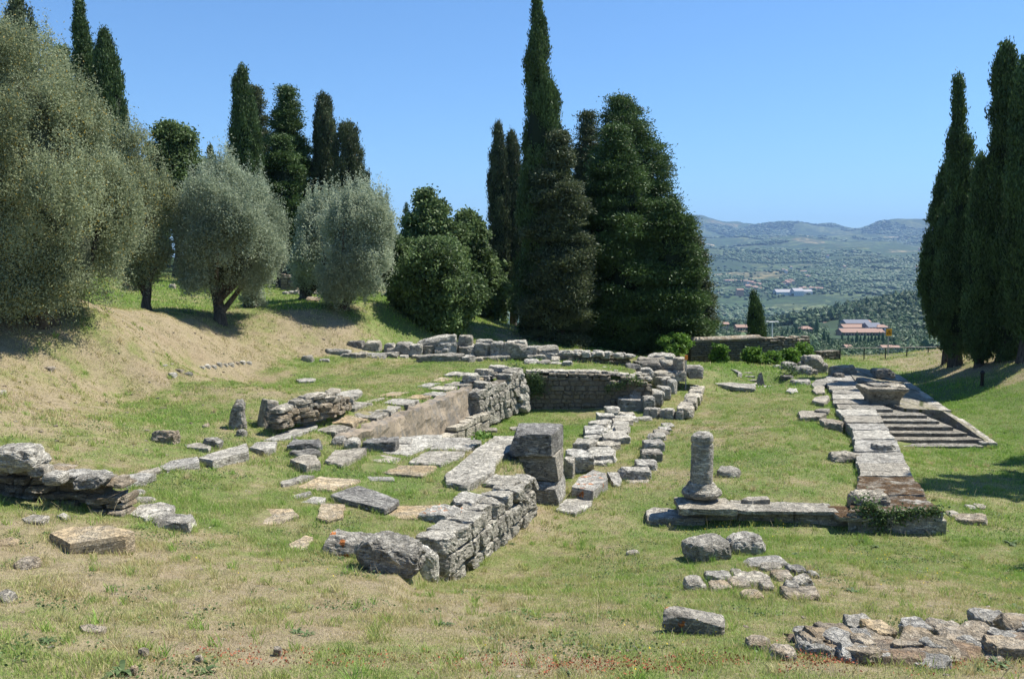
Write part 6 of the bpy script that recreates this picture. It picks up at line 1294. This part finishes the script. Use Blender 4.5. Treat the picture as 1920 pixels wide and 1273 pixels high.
# longer grass left standing against the stones
rs = np.random.RandomState(91); PX = []
for P in FOOT:
    c = P.mean(0)
    if c[1] > 34: continue
    per = np.sum(np.linalg.norm(P - np.roll(P, 1, 0), axis=1)); k = int(per * (130 if c[1] < 18 else 60)); j = rs.randint(len(P), size=k); t = rs.rand(k, 1)
    e = P[j] * (1 - t) + np.roll(P, -1, 0)[j] * t; q = e - c; PX.append(e + q / (np.linalg.norm(q, axis=1, keepdims=True) + 1e-6) * rs.uniform(.0, .14, (k, 1)))
PX = np.vstack(PX); PX = PX[~infoot(PX[:, 0], PX[:, 1])]; PX = PX[fbm2(PX[:, 0], PX[:, 1], 2.5, 33, 2) > -.25]; n = len(PX); Z = terr(PX[:, 0], PX[:, 1]); lu = lush(PX[:, 0], PX[:, 1])
H = rs.uniform(.03, .115, n); a = rs.rand(n) * 6.28; b_ = rs.rand(n) * 6.28; W_ = rs.uniform(.002, .0045, n) * (1 + (PX[:, 1] > 18)); ln = H * rs.uniform(.1, .8, n)
p = np.stack([PX[:, 0], PX[:, 1], Z - .005], 1); s_ = np.stack([np.cos(a) * W_, np.sin(a) * W_, a * 0], 1); tip = p + np.stack([np.cos(b_) * ln, np.sin(b_) * ln, H], 1); mid = p + (tip - p) * .55 + np.array([0, 0, 1]) * (H * .12)[:, None]
V = np.stack([p - s_, p + s_, mid + s_ * .7, tip, mid - s_ * .7], 1).reshape(-1, 3); I = np.arange(n) * 5; t = np.clip(lu + .2 + .18 * rs.normal(size=n), 0, 1)
tag(mk('edge_grass', V, [np.stack([I, I + 1, I + 2, I + 4], 1), np.stack([I + 4, I + 2, I + 3], 1)], M['grass'], attrs={'tint': np.concatenate([t, t]), 'alt': np.zeros(2 * n)}), kind='stuff')
# low broad-leaved weeds mixed through the turf
X, Y = rs.uniform(-1, 1, 150000), 5 + 24 * rs.rand(150000) ** .8; X = X * (.6 * Y + .3); k = (fbm2(X, Y, 1.3, 57, 3) > .32) & ~infoot(X, Y); X, Y = X[k], Y[k]; P = np.stack([X, Y, terr(X, Y) + rs.uniform(.005, .04, len(X))], 1)
V, F = leaves(P, rs.normal(size=P.shape) * [1, 1, .25], .028, .020, rs, .2); tag(mk('turf_weeds', V, F, M['broad'], attrs={'tint': rs.rand(len(F)), 'alt': np.zeros(len(F))}), kind='stuff')
M['rust'] = plain('red_weed', (.32, .10, .05)); P = []
for cx0, cy0, sx0_, n in ((1.3, 6.3, .8, 1300), (.2, 6.2, .5, 500), (3.0, 6.35, .5, 500), (-1.6, 6.4, .6, 700), (2.2, 6.6, .4, 500)): P.append(np.stack([cx0 + rs.normal(size=n) * sx0_, cy0 + rs.normal(size=n) * .16], 1))
P = np.vstack(P); P = P[fbm2(P[:, 0], P[:, 1], 5, 3, 2) > -.1]; P = np.stack([P[:, 0], P[:, 1], terr(P[:, 0], P[:, 1]) + rs.uniform(.005, .05, len(P))], 1); V, F = leaves(P, rs.normal(size=P.shape), .022, .012, rs, .3); tag(mk('red_weeds', V, F, M['rust']), kind='stuff')
# broad leafed weeds as single plants
def weed(x, y, s, lab, m='broad', n=20, hh=.9):
    s = s * .62
    X, Y, Z = HIT(x, y); rs = np.random.RandomState(int(x)); V = []; F = []
    for i in range(n):
        a = rs.rand() * 6.28; L = s * rs.uniform(.6, 1.1); w_ = L * .13; e = rs.uniform(.15, 1.) * hh; k = 6; t = np.linspace(0, 1, k); ww = w_ * np.sin(np.pi * (t * .85 + .1)); r = L * t; z = L * (e * 1.6 * t - e * 1.3 * t * t)
        c, s_ = math.cos(a), math.sin(a); A = np.stack([c * r - s_ * ww, s_ * r + c * ww, z], 1); Bv = np.stack([c * r + s_ * ww, s_ * r - c * ww, z], 1); b0 = len(V) and sum(len(v) for v in V); V += [A, Bv]; j = np.arange(k - 1) + b0; F.append(np.stack([j, j + 1, j + k + 1, j + k], 1))
    V = np.vstack(V) + [X, Y, Z]; F = np.vstack(F); o = mk('leafy_weed', V, F, M[m], attrs={'tint': rs.rand(len(F)) * .8, 'alt': np.zeros(len(F))}, loc=(X, Y, Z)); tag(o, lab, 'weed', 'leafy weeds in the grass')
for x, y, s, lab in ((230, 1262, .22, 'long-leaved green weed at the bottom edge, left'), (385, 1262, .16, 'bushy weed at the bottom, right of the long-leaved one'), (85, 1205, .16, 'weed tuft in the lower left grass'), (555, 1185, .13, 'pale rosette below the near boulders'), (575, 1190, .12, 'second rosette beside the pale one'), (835, 1172, .14, 'upright weed in the centre foreground'),
                     (1600, 1110, .16, 'rosette between the stone cluster and the right corner rubble'), (1640, 1025, .14, 'weed below the podium wall, right'), (1615, 1015, .14, 'weed below the podium wall, left of the other'), (1490, 1040, .12, 'weed behind the stone cluster'), (1895, 1020, .25, 'large leafy weed at the right edge under the lawn shadow'), (1870, 1250, .2, 'weed in front of the rubble wall at the lower right corner'), (1830, 1255, .16, 'smaller weed beside the corner one'),
                     (1570, 1210, .1, 'little weed growing on the corner rubble wall'), (1060, 1262, .14, 'weed at the bottom centre edge'), (1905, 1140, .14, 'weed at the right edge above the rubble wall'), (640, 1048, .12, 'green tuft under the long rounded boulder'), (960, 1020, .1, 'weed at the foot of the near wall'), (90, 1000, .10, 'weed at the left corner of the broad tan-topped slab')):
    weed(x, y, s, lab)
# dry stalks and small yellow flowers
rs = np.random.RandomState(5); mb = MB()
for k in range(2200):
    y = rs.uniform(5, 17); x = rs.uniform(-.58, .58) * y; z = T(x, y); h = rs.uniform(.06, .22); a = rs.rand() * 6.28; q = rs.uniform(.1, 1.2); V, F = tube([(x, y, z), (x + math.cos(a) * h * q * .5, y + math.sin(a) * h * q * .5, z + h * .6), (x + math.cos(a) * h * q, y + math.sin(a) * h * q, z + h)], [.0016, .0014, .0008], 4); mb.add(V, F)
rq = np.random.RandomState(15); PT = []; nt_ = 1500; ty = 5 + 20 * rq.rand(nt_) ** .9; tx = rq.uniform(-.6, .6, nt_) * ty
for cx0, cy0 in zip(tx, ty): k = rq.randint(12, 34); PT.append(np.stack([cx0 + rq.normal(size=k) * .03, cy0 + rq.normal(size=k) * .03, np.full(k, rq.uniform(.05, .13)), np.full(k, np.clip(rq.normal() * .25 + .6, 0, 1))], 1))
PT = np.vstack(PT); PT = PT[~infoot(PT[:, 0], PT[:, 1])]; n = len(PT); b_ = rq.rand(n) * 6.28; a = rq.rand(n) * 6.28; H = PT[:, 2] * rq.uniform(.6, 1.1, n); ln = H * rq.uniform(.2, 1.0, n); W_ = rq.uniform(.0016, .0035, n) * (1 + PT[:, 1] / 20)
p = np.stack([PT[:, 0], PT[:, 1], terr(PT[:, 0], PT[:, 1]) - .005], 1); s_ = np.stack([np.cos(a) * W_, np.sin(a) * W_, a * 0], 1); tip = p + np.stack([np.cos(b_) * ln, np.sin(b_) * ln, H], 1); mid = p + (tip - p) * .55 + np.array([0, 0, 1]) * (H * .14)[:, None]
V = np.stack([p - s_, p + s_, mid + s_ * .7, tip, mid - s_ * .7], 1).reshape(-1, 3); I = np.arange(n) * 5
tag(mk('grass_tufts', V, [np.stack([I, I + 1, I + 2, I + 4], 1), np.stack([I + 4, I + 2, I + 3], 1)], M['grass'], attrs={'tint': np.concatenate([PT[:, 3], PT[:, 3]]), 'alt': np.zeros(2 * n)}), kind='stuff')
M['straw'] = plain('straw', (.50, .41, .24)); tag(mb.build('dry_stalks', M['straw']), kind='stuff')
P = []
for cx0, cy0, n in ((4.9, 13.3, 120), (1.2, 6.9, 24), (.6, 6.4, 20), (6.6, 13.4, 40), (3.4, 14.6, 60), (-2.5, 9.5, 20), (5.2, 11, 50), (8.8, 16.2, 60), (7.2, 12, 50), (4.5, 14.6, 50)):
    P += [(cx0 + rs.normal() * .6, cy0 + rs.normal() * .3) for _ in range(n)]
P = np.array(P); P = P[~infoot(P[:, 0], P[:, 1])]; C = np.stack([P[:, 0], P[:, 1], terr(P[:, 0], P[:, 1]) + rs.uniform(.04, .16, len(P))], 1); V, F = leaves(C, np.tile([0., 0, 1], (len(C), 1)), .016, .016, rs)
tag(mk('yellow_flowers', V, F, M['flower']), kind='stuff')
# ------------------------------------------------------------------ haze
m = bpy.data.materials.new('haze'); m.use_nodes = True; nt = m.node_tree; nt.nodes.remove(nt.nodes['Principled BSDF']); pv = nt.nodes.new('ShaderNodeVolumePrincipled')
pv.inputs['Color'].default_value = (.38, .62, 1, 1); pv.inputs['Density'].default_value = 7.2e-5; pv.inputs['Anisotropy'].default_value = 0
nt.links.new(pv.outputs[0], nt.nodes['Material Output'].inputs['Volume'])
V, F = box_mesh((0, -17000), (0, 17000), -400, -400, 800, 800, 34000); tag(mk('haze', V, F, m), kind='stuff')
